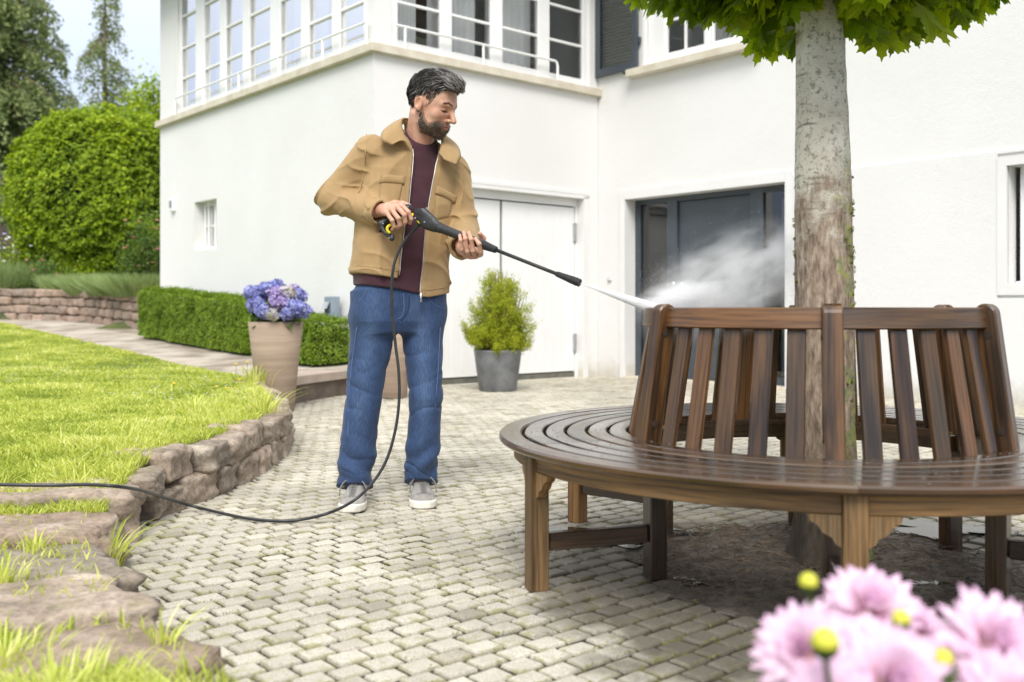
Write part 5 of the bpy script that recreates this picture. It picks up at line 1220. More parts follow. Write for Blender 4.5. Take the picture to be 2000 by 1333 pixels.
AJ = [.222, .222, .216, .209, .212, .214, .196, .150, .108, .082, .070]
BJ = [.148, .148, .144, .140, .139, .128, .114, .098, .084, .074, .066]
def crease(P, d, f, amp, sd=0., warp=1.0, msk=1.0):
    """soft tubes parted by sharp valleys"""
    d = np.asarray(d, float); d = d / np.linalg.norm(d); w = nz(P, 8, sd, 2) * warp; s = np.abs(np.sin((P @ d) * f * .5 + w * 1.6 + sd))
    g = np.clip(.5 + .8 * nz(P, 6.5, sd + 2, 2), 0, 1); return -amp * ((1 - s) ** 2.4 - .12) * g * msk
def jacket_outer(P):
    x, y, z = tl(P); d = trunk(P, AJ, BJ, ZJ)
    d = d + crease(P, [.35, 0, 1], 52, .0110, 1., 1.2, np.clip((1.15 - z) / .2, .15, 1)) + .0025 * nz(P, 11, 6, 3) + crease(P, [.85, .4, -.8], 34, .0090, 5., 1.3, np.clip((z - 1.0) / .3, 0, 1)) + crease(P, [1, .5, .15], 44, .0100, 8., 1., np.clip((1.2 - z) / .2, 0, 1))
    # arms
    r = smin(cap(P, SHR, ELR, .076, .064), cap(P, ELR, WRR, .064, .049), .03)
    el = np.exp(-((np.linalg.norm(P - (ELR + [.02, 0, .0]), axis=1)) / .13) ** 2)
    ax = WRR - ELR; ax = ax / np.linalg.norm(ax); ua = ELR - SHR; ua = ua / np.linalg.norm(ua)
    tf = np.clip((P - ELR) @ ax / np.linalg.norm(WRR - ELR), 0, 1.2); tu = np.clip((P - SHR) @ ua / np.linalg.norm(ELR - SHR), 0, 1)
    r = r + crease(P, [-.55, .2, .9], 74, .0185, 2., 1.6, el + .30) + crease(P, ax * .6 + [0, 0, .8], 86, .0120, 3., 1.3, np.clip(tf * 2, 0, 1)) + crease(P, ua + [.6, 0, .2], 52, .0100, 6., 1.2, np.clip(1 - tu, 0, 1)) + .002 * nz(P, 14, 2)
    l = smin(cap(P, SHL, ELL, .080, .066), cap(P, ELL, WRL + [0, .035, .005], .064, .052), .03)
    ell_ = np.exp(-((np.linalg.norm(P - ELL, axis=1)) / .15) ** 2)
    l = l + crease(P, [.5, -.3, 1], 66, .0170, 7., 1.5, ell_ + .35) + crease(P, [1, .3, .5], 48, .012, 9., 1.) + .002 * nz(P, 13, 9)
    # cuffs
    d = smin(d, r, .030); d = smin(d, l, .022)
    return d
OL = lambda z: np.interp(z, [.88, 1.0, 1.28, 1.45, 1.52, 1.57], [-.068, -.064, -.050, -.056, -.064, -.085])
OR_ = lambda z: np.interp(z, [.88, 1.0, 1.28, 1.45, 1.52, 1.57], [.034, .044, .044, .056, .070, .090])
HEM = lambda x: np.interp(x, [-.23, -.06, .03, .08, .23], [.985, .958, .884, .882, .905])
def jacket(P):
    x, y, z = tl(P); o = jacket_outer(P); d = np.maximum(o, -(trunk(P, AJ, BJ, ZJ) + .016))
    arm = np.minimum(cap(P, SHR, ELR, .09, .078), np.minimum(cap(P, ELR, WRR, .078, .056), np.minimum(cap(P, SHL, ELL, .088, .075), cap(P, ELL, WRL, .073, .06)))); inside = trunk(P, AJ, BJ, ZJ) + .03
    d = np.where((arm < 0) & (inside > 0), o, d)
    front = y > .02
    cut = np.minimum(x - OL(z), OR_(z) - x); cut = np.where(front, cut, -1.0)      # > 0 within the opening
    d = smax(d, cut, .004)
    d = smax(d, HEM(x) - z, .004)
    # neck opening
    d = smax(d, -(ell(P, [-.398, 4.25, 1.60], [.070, .066, .075])), .004)
    # cut the sleeves open at the cuffs
    aR = (WRR - ELR) / np.linalg.norm(WRR - ELR); cR = np.minimum((P - (WRR - aR * .012)) @ aR, .09 - np.linalg.norm(P - WRR, axis=1))
    d = smax(d, cR, .003); aL = (WRL - ELL) / np.linalg.norm(WRL - ELL); cL = np.minimum((P - (WRL - aL * .0)) @ aL, .075 - np.linalg.norm(P - WRL, axis=1)); d = smax(d, cL, .003)
    hR = np.maximum(cap(P, WRR - aR * .05, WRR + aR * .05, .040), -((P - WRR) @ aR + .05)); d = smax(d, -hR, .003)
    hL = np.maximum(cap(P, WRL - aL * .05, WRL + aL * .05, .042), -((P - WRL) @ aL + .05)); d = smax(d, -hL, .003)
    return d
def tshirt(P):
    x, y, z = tl(P); d = trunk(P, np.array(AJ) - .016, np.array(BJ) - .019, ZJ)
    d = d + ridges(P, [.6, 0, 1], 48, .0030, 4.) + .003 * nz(P, 12, 3)
    d = smax(d, np.interp(x, [-.2, -.05, .06, .2], [.935, .915, .892, .90]) - z, .004)
    d = smin(d, np.maximum(cap(P, [-.405, 4.262, 1.50], [-.398, 4.25, 1.575], .073, .062), z - 1.585), .02)
    q = np.linalg.norm(P - np.array([-.375, 4.215, 1.60]), axis=1) - .072; return smax(d, -q, .004)
HPR, KNR, ANR = np.array([-.575, 4.235, .86]), np.array([-.632, 4.215, .455]), np.array([-.672, 4.24, .105])
HPL, KNL, ANL = np.array([-.392, 4.30, .86]), np.array([-.370, 4.255, .455]), np.array([-.394, 4.30, .105])
def leg(P, H, K, A, sd, rk):
    z = P[:, 2]; c = np.stack([np.interp(z, [A[2], K[2], H[2]], [A[0], K[0], H[0]]), np.interp(z, [A[2], K[2], H[2]], [A[1], K[1], H[1]])], -1); q = P[:, :2] - c
    th = np.arctan2(q[:, 1], q[:, 0]); r = np.interp(z, [.06, .10, .15, .21, .30, .38, .46, .60, .75, .88], np.array([.073, .071, .069, .074, .070, .069, .071, .079, .091, .102]) * rk)
    w = nz(P, 6, sd, 2)
    st = np.exp(-((z - .185) / .07) ** 2); kn = np.exp(-((z - .46) / .11) ** 2); th_ = np.exp(-((z - .80) / .12) ** 2); sa = np.sin(th * 1 + sd * 2.2) * .5 + .5
    r = r + .0085 * np.sin(z * 52 + 2.8 * np.sin(th + sd) + 2.2 * w + sd) * st * (.45 + .8 * sa) + crease(P, [.9 * np.cos(sd), -.3, .9], 60, .014, sd, 1.9, kn * 1.0) + crease(P, [.8, .2, .9 if sd < 3 else -.9], 46, .011, sd + 1, 1.2) + crease(P, [.6 * np.sin(sd * 2), -.2, 1], 72, .011, sd + 3, 2.2, st) + .0035 * nz(P, 13, sd) + .004 * th_ * np.sin(38 * (z + .9 * c[:, 0] - .9 * P[:, 0]) + w)
    el = 1 + .05 * np.cos(2 * th); d = np.linalg.norm(q, axis=1) - r * el
    hem = .085 - (.03 * np.clip(-q[:, 1] / .07, -1, 1)) * -1 - .0
    return np.maximum(d * .9, (.072 + (.008 if sd > 3 else 0) + .030 * np.clip(-q[:, 1] / .07, -1, 1)) - z)
def jeans(P):
    x, y, z = tl(P); p = trunk(P, [.15, .196, .200, .190, .176, .17], [.09, .124, .124, .114, .104, .10], [.70, .78, .84, .92, .97, 1.0], 0, 2.4)
    p = np.maximum(p, .735 - z); L = leg(P, HPR, KNR, ANR, 1.3, 1.04); Q = leg(P, HPL, KNL, ANL, 4.1, .97)
    lg = np.minimum(np.maximum(L, z - .90), np.maximum(Q, z - .90)); d = smin(p, lg, .035)
    d = d + ridges(P, [.9, .3, -.7], 55, .0035, 2.) * np.exp(-((z - .80) / .07) ** 2); d = np.maximum(d, z - .98)
    return d
# ------------------------------------------------------------------ hands (points given from the photograph)
def hand(P, wr, fore, palm, fingers, thumb, s=1.0):
    d = cap(P, fore, wr, .030, .026)
    for (c, r) in palm: d = smin(d, np.linalg.norm(P - c, axis=1) - r, .014)
    for F in fingers: d = smin(d, cap(P, wr, F[0], .021, .0125), .012)
    for i, F in enumerate(fingers):
        r = np.array([.0102, .0096, .0086, .0074])[:len(F)] * (1 if i < 3 else .9) * s
        e = None
        for j in range(len(F) - 1):
            q = cap(P, F[j], F[j + 1], r[j], r[j + 1]); e = q if e is None else smin(e, q, .004)
        d = smin(d, e, .0045)
    e = None; r = [.015, .0125, .0105, .0092]
    for j in range(len(thumb) - 1):
        q = cap(P, thumb[j], thumb[j + 1], r[j], r[j + 1]); e = q if e is None else smin(e, q, .005)
    return smin(d, e, .009) + .0006 * nz(P, 140, 3, 2)
RF = [[W3(785, 402, 4.030), W3(798, 415, 4.000), W3(803, 428, 4.008), W3(801, 436, 4.026)], [W3(775, 404, 4.012), W3(790, 420, 3.982), W3(792, 434, 3.995), W3(787, 440, 4.018)],
      [W3(765, 410, 4.008), W3(778, 427, 3.982), W3(781, 440, 3.997), W3(776, 446, 4.020)], [W3(756, 417, 4.014), W3(766, 431, 3.992), W3(770, 443, 4.005), W3(766, 449, 4.024)]]
RW = W3(741, 411, 4.075); RTH = [W3(752, 404, 4.075), W3(772, 397, 4.095), W3(788, 398, 4.10), W3(799, 402, 4.095)]
handR = lambda P: hand(P, RW, W3(715, 405, 4.12), [(W3(757, 408, 4.052), .027), (W3(768, 409, 4.045), .024)], RF, RTH)
LF = [[W3(938, 497, 3.935), W3(939, 492, 3.862), W3(936, 477, 3.842), W3(929, 467, 3.852)], [W3(928, 500, 3.945), W3(924, 490, 3.868), W3(920, 468, 3.850), W3(916, 456, 3.865)],
      [W3(918, 500, 3.955), W3(913, 491, 3.880), W3(909, 467, 3.862), W3(906, 455, 3.878)], [W3(909, 496, 3.965), W3(903, 487, 3.895), W3(900, 470, 3.880), W3(898, 460, 3.893)]]
LW = W3(904, 486, 4.045); LTH = [W3(922, 490, 3.98), W3(940, 480, 3.955), W3(944, 466, 3.935), W3(937, 457, 3.915)]
handL = lambda P: hand(P, LW, W3(900, 480, 4.13), [(W3(916, 492, 3.975), .027), (W3(926, 493, 3.955), .024)], LF, LTH)
# ------------------------------------------------------------------ head
HS = 1.085
HC = np.array([-.336, 4.195, 1.695])
HM = rotz(R(-118)) @ rotx(R(-25)) @ roty(R(3))       # local x = his right, y = forwards, z = up
# his forward direction before pitching: rotate +Y by -118 degrees about Z
def hl(P): return (P - HC) @ HM / HS
def head_d(q):
    ax = np.stack([np.abs(q[:, 0]), q[:, 1], q[:, 2]], -1)
    d = ell(q, [0, -.015, .035], [.076, .098, .088]); d = smin(d, ell(q, [0, .030, -.005], [.062, .062, .088]), .03)
    d = smin(d, ell(ax, [.030, .030, -.068], [.032, .050, .034]), .03); d = smin(d, ell(q, [0, .070, -.094], [.026, .020, .020]), .025)
    d = smin(d, ell(ax, [.042, .058, -.022], [.020, .020, .018]), .02)                  # cheekbones
    d = smin(d, cap(ax, [.010, .087, .022], [.042, .070, .024], .010, .008), .014)      # brow
    d = smax(d, -ell(ax, [.031, .097, .004], [.018, .019, .013]), .010)                 # eye hollows
    d = smin(d, ell(ax, [.031, .0725, .002], [.0145, .0125, .0120]), .003)              # lids
    d = smin(d, cap(q, [0, .088, .012], [0, .118, -.026], .0080, .0110), .009)          # nose
    d = smin(d, ell(ax, [.0125, .102, -.031], [.0075, .010, .0075]), .005)
    d = smax(d, -ell(ax, [.007, .105, -.039], [.0038, .005, .004]), .003)
    d = smin(d, ell(q, [0, .082, -.058], [.030, .016, .022]), .014)                     # mouth mound
    d = smin(d, cap(ax, [0, .0965, -.0535], [.020, .086, -.056], .0045, .0025), .004); d = smin(d, cap(ax, [0, .0955, -.0645], [.018, .086, -.0615], .0055, .003), .004)
    d = smax(d, -cap(ax, [0, .1015, -.0590], [.020, .0895, -.0590], .0015, .001), .003)
    e = ell(np.stack([ax[:, 0], q[:, 1] + .25 * (q[:, 2] + .005), q[:, 2]], -1), [.077, -.012, -.006], [.010, .019, .032]); e = smax(e, -ell(ax, [.087, -.010, -.004], [.010, .011, .020]), .003); d = smin(d, e, .005)
    return d
NB = np.array([-.405, 4.275, 1.50])
def head(P):
    q = hl(P); d = head_d(q) * HS; nt = HC + HM @ np.array([0, -.030, -.055])
    n = cap(P, NB, nt, .066, .058); n = smin(n, cap(P, HC + HM @ np.array([.055, -.03, -.06]), NB + [-.0, -.055, .0], .014, .012), .02); return smin(d, n, .022)
def hairline(q): return np.interp(q[:, 1], [-.12, -.06, -.035, -.02, -.010, .005, .018, .028, .040, .055, .075, .11], [-.070, -.060, -.035, .015, .032, .026, .000, -.012, .036, .066, .080, .090])
def hair_d(q):
    s = ell(q, [0, -.015, .038], [.0785, .1010, .0905]); s = smin(s, ell(q, [0, .030, .104], [.052, .055, .026]), .025); s = smin(s, ell(q, [.005, .080, .098], [.040, .018, .016]), .018)
    s = s + .0030 * np.sin(q[:, 0] * 210 + 9 * nz(q, 18, 1, 2)) + .0035 * nz(q, 45, 2, 3)
    return smax(s, (hairline(q) - q[:, 2]) * .8, .006)
def beard_mask(q):
    """positive where the beard grows"""
    x = np.abs(q[:, 0]); top = np.interp(q[:, 1], [.00, .015, .03, .05, .07, .085, .11], [-.03, -.032, -.052, -.066, -.050, -.0415, -.0405])
    m = top - q[:, 2]; m = np.minimum(m, q[:, 2] + .118); m = np.minimum(m, q[:, 1] + .005 + .35 * (q[:, 2] + .03) * -1)
    lips = 1 - np.sqrt((x / .0205) ** 2 + ((q[:, 2] + .0595) / .0105) ** 2); return np.minimum(m, np.where(q[:, 1] > .07, -lips * .012, 1))
def beard_d(q):
    return smax(head_d(q) - .0016 - .0024 * nz(q, 90, 3, 3), -(beard_mask(q) - .006 - .006 * nz(q, 60, 8, 2)), .003)
def man():
    skin = NT('skin'); v = skin.coord(); k = skin.attr('kind'); n = skin.noise(v, 60, 4)
    base = skin.ramp(n, [(.3, (.56, .31, .21)), (.7, (.66, .40, .285))]); base = skin.mix(skin.math('MULTIPLY', skin.ramp(skin.noise(v, 14, 3), [(.4, 0), (.62, 1)]), .35), base, (.62, .25, .17))
    for i, c in ((1, (.46, .16, .12)), (2, (.07, .042, .030)), (3, (.27, .155, .105))):
        m = skin.math('SUBTRACT', 1.0, skin.math('MULTIPLY', skin.math('ABSOLUTE', skin.math('SUBTRACT', k, float(i))), 1.0)); m = skin.math('MAXIMUM', m, 0.0); base = skin.mix(m, base, c)
    skin.set(base, .48, skin.bump(skin.noise(v, 420, 3), .25, .0015)); skin.p.inputs['Subsurface Weight'].default_value = .12; skin.p.inputs['Subsurface Radius'].default_value = (.01, .004, .002); skin.p.inputs['Subsurface Scale'].default_value = .6
    loc = np.array([-.53, 4.2, 0.0])
    # ---- body: head and neck, hands, and what the clothes cover
    mb = MB(); V, F = nets(head, [-.52, 4.02, 1.47], [-.15, 4.38, 1.86], .0024); q = hl(V); x = np.abs(q[:, 0])
    kd = np.zeros(len(V)); 
    lip = (np.sqrt((x / .021) ** 2 + ((q[:, 2] + .0590) / .0095) ** 2) < 1) & (q[:, 1] > .075); kd[lip] = 1
    brow = (np.abs(q[:, 2] - np.interp(x, [.008, .03, .05], [.026, .033, .026])) < .0045 - .05 * np.abs(x - .026)) & (x > .009) & (x < .050) & (q[:, 1] > .045); kd[brow] = 2
    lash = (np.abs(q[:, 2] - (.0 - .0035 - 14 * (x - .031) ** 2 * -1)) < .0024) & (np.abs(x - .031) < .0155) & (q[:, 1] > .068); kd[lash] = 2; iris = (np.abs(q[:, 2] + .001) < .0048) & (np.abs(x - .033) < .0062) & (q[:, 1] > .068); kd[iris] = 2
    mouth = (np.abs(q[:, 2] + .0590) < .0014) & (x < .019) & (q[:, 1] > .08); kd[mouth] = 2
    st = (beard_mask(q) > -.003) & (kd == 0) & (q[:, 1] > .012) & (q[:, 2] > -.114); kd[st] = 3
    mb.add(V, F, kind=kd)
    for f, c, s in ((handR, W3(770, 415, 4.04), .12), (handL, W3(918, 478, 3.95), .12)):
        V, F = nets(f, c - s, c + s, .0018); mb.add(V, F, kind=0.0)
    def under(P):
        d = trunk(P, np.array(AJ) - .035, np.array(BJ) - .035, ZJ); d = smin(d, np.minimum(cap(P, SHR, ELR, .05, .042), cap(P, ELR, WRR - (WRR - ELR) * .1, .042, .030)), .02); d = smin(d, np.minimum(cap(P, SHL, ELL, .05, .042), cap(P, ELL, WRL - (WRL - ELL) * .1, .042, .030)), .02)
        d = smax(d, .80 - P[:, 2], .01); d = smin(d, np.minimum(chain(P, [HPR, KNR, ANR], [.075, .052, .036]), chain(P, [HPL, KNL, ANL], [.075, .052, .036])), .03)
        x_, y_, z_ = tl(P); return smax(d, z_ - 1.54, .01)
    V, F = nets(under, [-.90, 3.95, .04], [-.08, 4.50, 1.62], .011); mb.add(V, F, kind=0.0)
    body = mb.build('person', skin.m, None, True, org=tuple(loc)); tag(body, 'bearded man in tan corduroy jacket, maroon T-shirt and jeans, both hands on a spray lance', 'person')
    # ---- hair and beard
    hm = NT('hair'); g = hm.attr('rnd'); c = hm.ramp(g, [(0, (.014, .012, .011)), (.46, (.034, .029, .026)), (.70, (.12, .11, .10)), (1, (.42, .40, .39))]); hm.set(c, .62, Specular_IOR_Level=.35)
    V, F = nets(lambda P: hair_d(hl(P)) * HS, [-.52, 4.02, 1.56], [-.15, 4.38, 1.90], .003); hr = mb2 = MB(); mb2.add(V, F, rnd=np.clip(.25 + .25 * nz(hl(V), 40, 1), 0, 1))
    g_ = np.random.default_rng(21); N = 3600; d = g_.normal(0, 1, (N * 5, 3)); d /= np.linalg.norm(d, axis=1)[:, None]; d = d[d[:, 2] > -.6]
    qa = hl(V); sel = g_.permutation(len(V))[:4200]; q = qa[sel]; e_ = .006; GN = np.stack([hair_d(q + [e_, 0, 0]) - hair_d(q - [e_, 0, 0]), hair_d(q + [0, e_, 0]) - hair_d(q - [0, e_, 0]), hair_d(q + [0, 0, e_]) - hair_d(q - [0, 0, e_])], -1); GN /= np.linalg.norm(GN, axis=1)[:, None] + 1e-9
    ok_ = (GN @ np.array([0, .2, -1.0]) < .55); q = q[ok_]; GN = GN[ok_]
    for p, nn in zip(q, GN):
        fr = np.clip((p[1] + .02) / .1, 0, 1) * np.clip((p[2] - .05) / .05, 0, 1)
        flow = np.array([.10 + .75 * fr * (1 if p[0] < .02 else .5) - .15 * np.sign(p[0]) * (1 - fr), -.60 * (1 - fr) - .75 * fr, -.75 * (1 - fr) + .45 * fr]); flow -= nn * (flow @ nn); flow /= np.linalg.norm(flow) + 1e-6
        L = g_.uniform(.025, .045) * (1 + .5 * fr); lift = abs(g_.normal(0, .0035)); t = np.linspace(0, 1, 6)[:, None]; sd = np.cross(nn, flow); wv = .004 * np.sin(t * 5 + p[0] * 70)
        ln = p - nn * .001 - flow * L * .35 + flow * L * t + nn * (.0045 * np.sin(t * 3.0) * (1 + 1.0 * fr) - .010 * t ** 2 * (1 - fr)) + nn * lift * t + sd * wv + g_.normal(0, .0015, 3); W = HC + (ln * HS) @ HM.T
        gray = np.clip(g_.normal(.42, .22) + .38 * np.clip(p[1] / .08, -.5, 1) * (p[2] > .06) + (.2 if g_.random() < .12 else 0), 0, 1); mb2.tube(W, np.array([.0009, .0012, .0012, .0011, .0008, .0003]), 3, False, rnd=gray)
    mb2.build('hair', hm.m, body, True)
    bm = NT('beard_hair'); g = bm.attr('rnd'); c = bm.ramp(g, [(0, (.040, .027, .019)), (.5, (.11, .072, .050)), (.85, (.22, .165, .13)), (1, (.42, .37, .33))]); bm.set(c, .6)
    V, F = nets(lambda P: beard_d(hl(P)) * HS, [-.52, 4.02, 1.50], [-.15, 4.38, 1.76], .0026); mb3 = MB(); mb3.add(V, F, rnd=np.clip(.35 + .3 * nz(hl(V), 60, 2), 0, .8))
    sel = g_.permutation(len(V))[:1500]; qs = hl(V[sel]); e = .004; gr = np.stack([head_d(qs + [e, 0, 0]) - head_d(qs - [e, 0, 0]), head_d(qs + [0, e, 0]) - head_d(qs - [0, e, 0]), head_d(qs + [0, 0, e]) - head_d(qs - [0, 0, e])], -1); gr /= np.linalg.norm(gr, axis=1)[:, None] + 1e-9
    for p, n_ in zip(qs, gr):
        dd = n_ * .55 + np.array([0, .1, -.75]) + g_.normal(0, .25, 3); dd /= np.linalg.norm(dd); W = HC + (np.array([p - n_ * .001, p + dd * .003, p + dd * .0065 - [0, 0, .0006]]) * HS) @ HM.T; mb3.tube(W, [.0009, .0008, .0003], 3, False, rnd=np.clip(g_.normal(.45, .2), 0, 1))
    mb3.build('beard', bm.m, body, True)
    # ---- clothes
    cj = NT('tan_corduroy'); v = cj.coord(rot=(0, 0, R(-30)), scale=(1, .25, .12)); w = cj.n('TexWave'); w.inputs['Scale'].default_value = 75; w.inputs['Distortion'].default_value = .8; w.inputs['Detail'].default_value = 1; w.inputs['Detail Scale'].default_value = .6; cj.l(v, w.inputs[0])
    col = cj.ramp(cj.noise(v, 7, 5, .6), [(.3, (.355, .225, .100)), (.7, (.47, .315, .150))]); col = cj.mix(.40, col, cj.ramp(w.outputs['Fac'], [(0, (.17, .10, .04)), (.6, (.50, .33, .155))])); sm = cj.ramp(cj.attr('seam'), [(0, 1.0), (1, .72)]); col = cj.mix(1.0, col, sm, 'MULTIPLY')
    cj.set(col, .85, cj.bump(w.outputs['Fac'], .5, .0022)); cj.p.inputs['Sheen Weight'].default_value = .35; cj.p.inputs['Sheen Roughness'].default_value = .4; cj.p.inputs['Sheen Tint'].default_value = (.9, .75, .5, 1)
    V, F = nets(jacket, [-.90, 3.92, .86], [-.10, 4.52, 1.64], .0042); x, y, z = tl(V)
    jk = mesh('jacket', V, F, cj.m, body, True, attrs={'seam': np.zeros(len(V))})
    def surf(xs, zs, f=jacket_outer, y0=.24, off=0.0):
        """points on the front of the cloth at trunk coordinates"""
        xs = np.asarray(xs, float); zs = np.asarray(zs, float); y_ = np.full(len(xs), y0); c = np.stack([np.interp(zs, ZC, CX), np.interp(zs, ZC, CY), zs], -1)
        for _ in range(26): P = c + xs[:, None] * LH + y_[:, None] * FH; y_ = y_ - np.clip(f(P), -.01, .03) * .8
        return c + xs[:, None] * LH + (y_ + off)[:, None] * FH
    def patch(name, outline, off, th, mat, par, nu=12, nv=12, belly=0.0, f=jacket_outer):
        """outline: four trunk-plane corners (x,z): bl, br, tr, tl"""
        bl, br, tr, tl_ = [np.array(p, float) for p in outline]; u = np.linspace(0, 1, nu); v_ = np.linspace(0, 1, nv); U, W_ = np.meshgrid(u, v_); U = U.ravel()[:, None]; W_ = W_.ravel()[:, None]
        Q = (bl * (1 - U) + br * U) * (1 - W_) + (tl_ * (1 - U) + tr * U) * W_; ed = np.minimum(np.minimum(U, 1 - U) * nu, np.minimum(W_, 1 - W_) * nv)[:, 0]
        top = surf(Q[:, 0], Q[:, 1], f, off=off + th * np.clip(ed / 1.2, 0, 1) + belly * (U * (1 - U) * 4 * np.sin(W_ * 3.14))[:, 0]); bot = surf(Q[:, 0], Q[:, 1], f, off=off - .004)
        n = nu * nv; a = (np.arange(nv - 1)[:, None] * nu + np.arange(nu - 1)[None]).ravel(); Ft = np.stack([a, a + nu, a + nu + 1, a + 1], -1)
        bd = list(range(nu)) + [nu * (i + 1) - 1 for i in range(1, nv)] + [n - 2 - i for i in range(nu - 1)] + [nu * i for i in range(nv - 2, 0, -1)]; m = len(bd)
        Fs = np.array([[bd[i], bd[(i + 1) % m], n + bd[(i + 1) % m], n + bd[i]] for i in range(m)]); sm_ = np.concatenate([np.clip(1 - ed / 1.0, 0, 1), np.ones(n)])
        return mesh(name, np.vstack([top, bot]), [Ft, Ft[:, ::-1] + n, Fs], mat, par, True, attrs={'seam': sm_ * .8})
    # pockets with flaps
    patch('chest_pocket', [(-.170, 1.262), (-.092, 1.262), (-.084, 1.365), (-.176, 1.365)], .001, .0035, cj.m, jk, 12, 14, .003)
    patch('pocket_flap', [(-.178, 1.352), (-.080, 1.348), (-.083, 1.384), (-.174, 1.389)], .004, .005, cj.m, jk, 16, 8, .004)
    patch('chest_pocket', [(.076, 1.205), (.158, 1.225), (.172, 1.315), (.068, 1.315)], .001, .0035, cj.m, jk, 12, 14, .003)
    patch('pocket_flap', [(.064, 1.318), (.180, 1.285), (.184, 1.318), (.068, 1.355)], .004, .005, cj.m, jk, 16, 8, .004)
    # hem bands and front facings
    for a, b in ((-.215, -.068), (.038, .19)):
        xs = np.linspace(a, b, 40); mb = MB(); P = surf(xs, HEM(xs) + .030, off=.0008); mb.tube(P, .0016, 5); mb.build('hem_seam', cj.m, jk, True)
    zp = NT('zip_tape'); zp.set((.55, .50, .45), .5); zm = plain('zip_teeth', (.55, .52, .47), None, rough=.35, Metallic=.8)
    for fx, s in ((OL, 1), (OR_, -1)):
        zs = np.linspace(HEM(fx(np.array([.9]))[0]) + .012, 1.505, 60); P = surf(fx(zs) + s * .002, zs, off=-.001); mb = MB(); mb.tube(P, .0024, 6); mb.build('zip', zm, jk, True)
        P = surf(fx(zs) - s * .022, zs, off=.0006); mb = MB(); mb.tube(P, .0012, 5); mb.build('front_seam', cj.m, jk, True)
    P = surf(np.array([.034, .033, .032]), np.array([.905, .885, .860]), off=.004); mb = MB(); mb.tube(P, [.006, .004, .005], 8); mb.build('zip_pull', M['chrome'], jk, True)
    for pts in ([(716, 262), (714, 290), (713, 320), (708, 350), (700, 378)], [(899, 312), (907, 335), (906, 365), (902, 395)]):
        out = []
        for (px, py) in pts:
            y_ = 3.9
            for _ in range(40): y_ += np.clip(jacket_outer(W3(px, py, y_)[None])[0], -.01, .03) * .8
            out.append(W3(px, py, y_ - .0005))
        mb = MB(); mb.tube(catmull(out, 6), .0022, 5); mb.build('sleeve_seam', cj.m, jk, True)
    # collar: two folded leaves
    def leafc(name, top, bot, th=.008):
        A_ = catmull(top, 6); B_ = np.array([np.array(bot[0]) * (1 - t) + np.array(bot[1]) * t for t in np.linspace(0, 1, 7)[:-1]] + list(catmull(bot[1:], 6))); n = len(A_); m = 7; t = np.linspace(0, 1, m)[:, None, None]; G = A_[None] * (1 - t) + B_[None] * t; c = np.array([-.40, 4.26, 1.53]); o = G - c; o[..., 2] *= .3; o /= np.linalg.norm(o, axis=-1)[..., None]
        G = G + o * (.007 * np.sin(t * 3.14 * .85)) ; V = np.concatenate([(G + o * th / 2).reshape(-1, 3), (G - o * th / 2).reshape(-1, 3)]); N_ = n * m; a = (np.arange(m - 1)[:, None] * n + np.arange(n - 1)[None]).ravel(); Ft = np.stack([a, a + n, a + n + 1, a + 1], -1)
        bd = list(range(n)) + [n * (i + 1) - 1 for i in range(1, m)] + [N_ - 2 - i for i in range(n - 1)] + [n * i for i in range(m - 2, 0, -1)]; k = len(bd); Fs = np.array([[bd[i], bd[(i + 1) % k], N_ + bd[(i + 1) % k], N_ + bd[i]] for i in range(k)])
        mesh(name, V, [Ft, Ft[:, ::-1] + N_, Fs], cj.m, jk, True, attrs={'seam': np.zeros(len(V))})
    leafc('collar', [W3(803, 284, 4.130), W3(789, 262, 4.135), W3(784, 240, 4.175), W3(790, 231, 4.25), W3(815, 236, 4.345)], [W3(787, 272, 4.108), W3(766, 284, 4.088), W3(746, 272, 4.100), W3(757, 250, 4.22), W3(790, 243, 4.39)])
    leafc('collar', [W3(857, 300, 4.175), W3(861, 288, 4.185), W3(863, 275, 4.215), W3(858, 262, 4.27), W3(835, 248, 4.34)], [W3(866, 312, 4.160), W3(890, 323, 4.168), W3(897, 303, 4.215), W3(887, 280, 4.30), W3(855, 255, 4.41)])
    # cuffs
    for (W_, E_, r) in ((WRR, ELR, .0525), (WRL, ELL, .0545)):
        a = (W_ - E_) / np.linalg.norm(W_ - E_); mb = MB(); b = W_ - a * .040; mb.lathe(b, [(r * .90, -.004), (r * 1.0, 0), (r * 1.01, .036), (r * .96, .042), (r * .82, .040), (r * .8, .0)], 40, a); v_ = mb.V[0]; v_ += .0016 * nz(v_, 40, 2)[:, None] * np.array([1, 1, 1]); mb.A['seam'] = [np.zeros(len(v_))]; mb.build('cuff', cj.m, jk, True)
    tm = NT('maroon_cotton'); v = tm.coord(); tm.set(tm.ramp(tm.noise(v, 12, 4), [(.3, (.046, .012, .020)), (.7, (.066, .018, .030))]), .85, tm.bump(tm.noise(v, 500, 2), .3, .001)); tm.p.inputs['Sheen Weight'].default_value = .2
    V, F = nets(tshirt, [-.75, 4.0, .86], [-.15, 4.5, 1.62], .005); mesh('t_shirt', V, F, tm.m, body, True)
    dj = NT('blue_denim'); v = dj.coord(); a = dj.noise(dj.coord(scale=(1, 1, .12)), 300, 3, .7); b = dj.noise(v, 4, 5, .6); fd = dj.attr('fade')
    col = dj.ramp(b, [(.3, (.020, .046, .115)), (.7, (.031, .068, .160))]); col = dj.mix(fd, col, (.12, .20, .36)); col = dj.mix(1.0, col, dj.ramp(a, [(.32, .55), (.68, 1.3)]), 'MULTIPLY'); dj.set(col, .85, dj.bump(a, .4, .0015)); dj.p.inputs['Sheen Weight'].default_value = .1
    V, F = nets(jeans, [-.80, 4.02, .05], [-.22, 4.48, 1.0], .0046); z = V[:, 2]
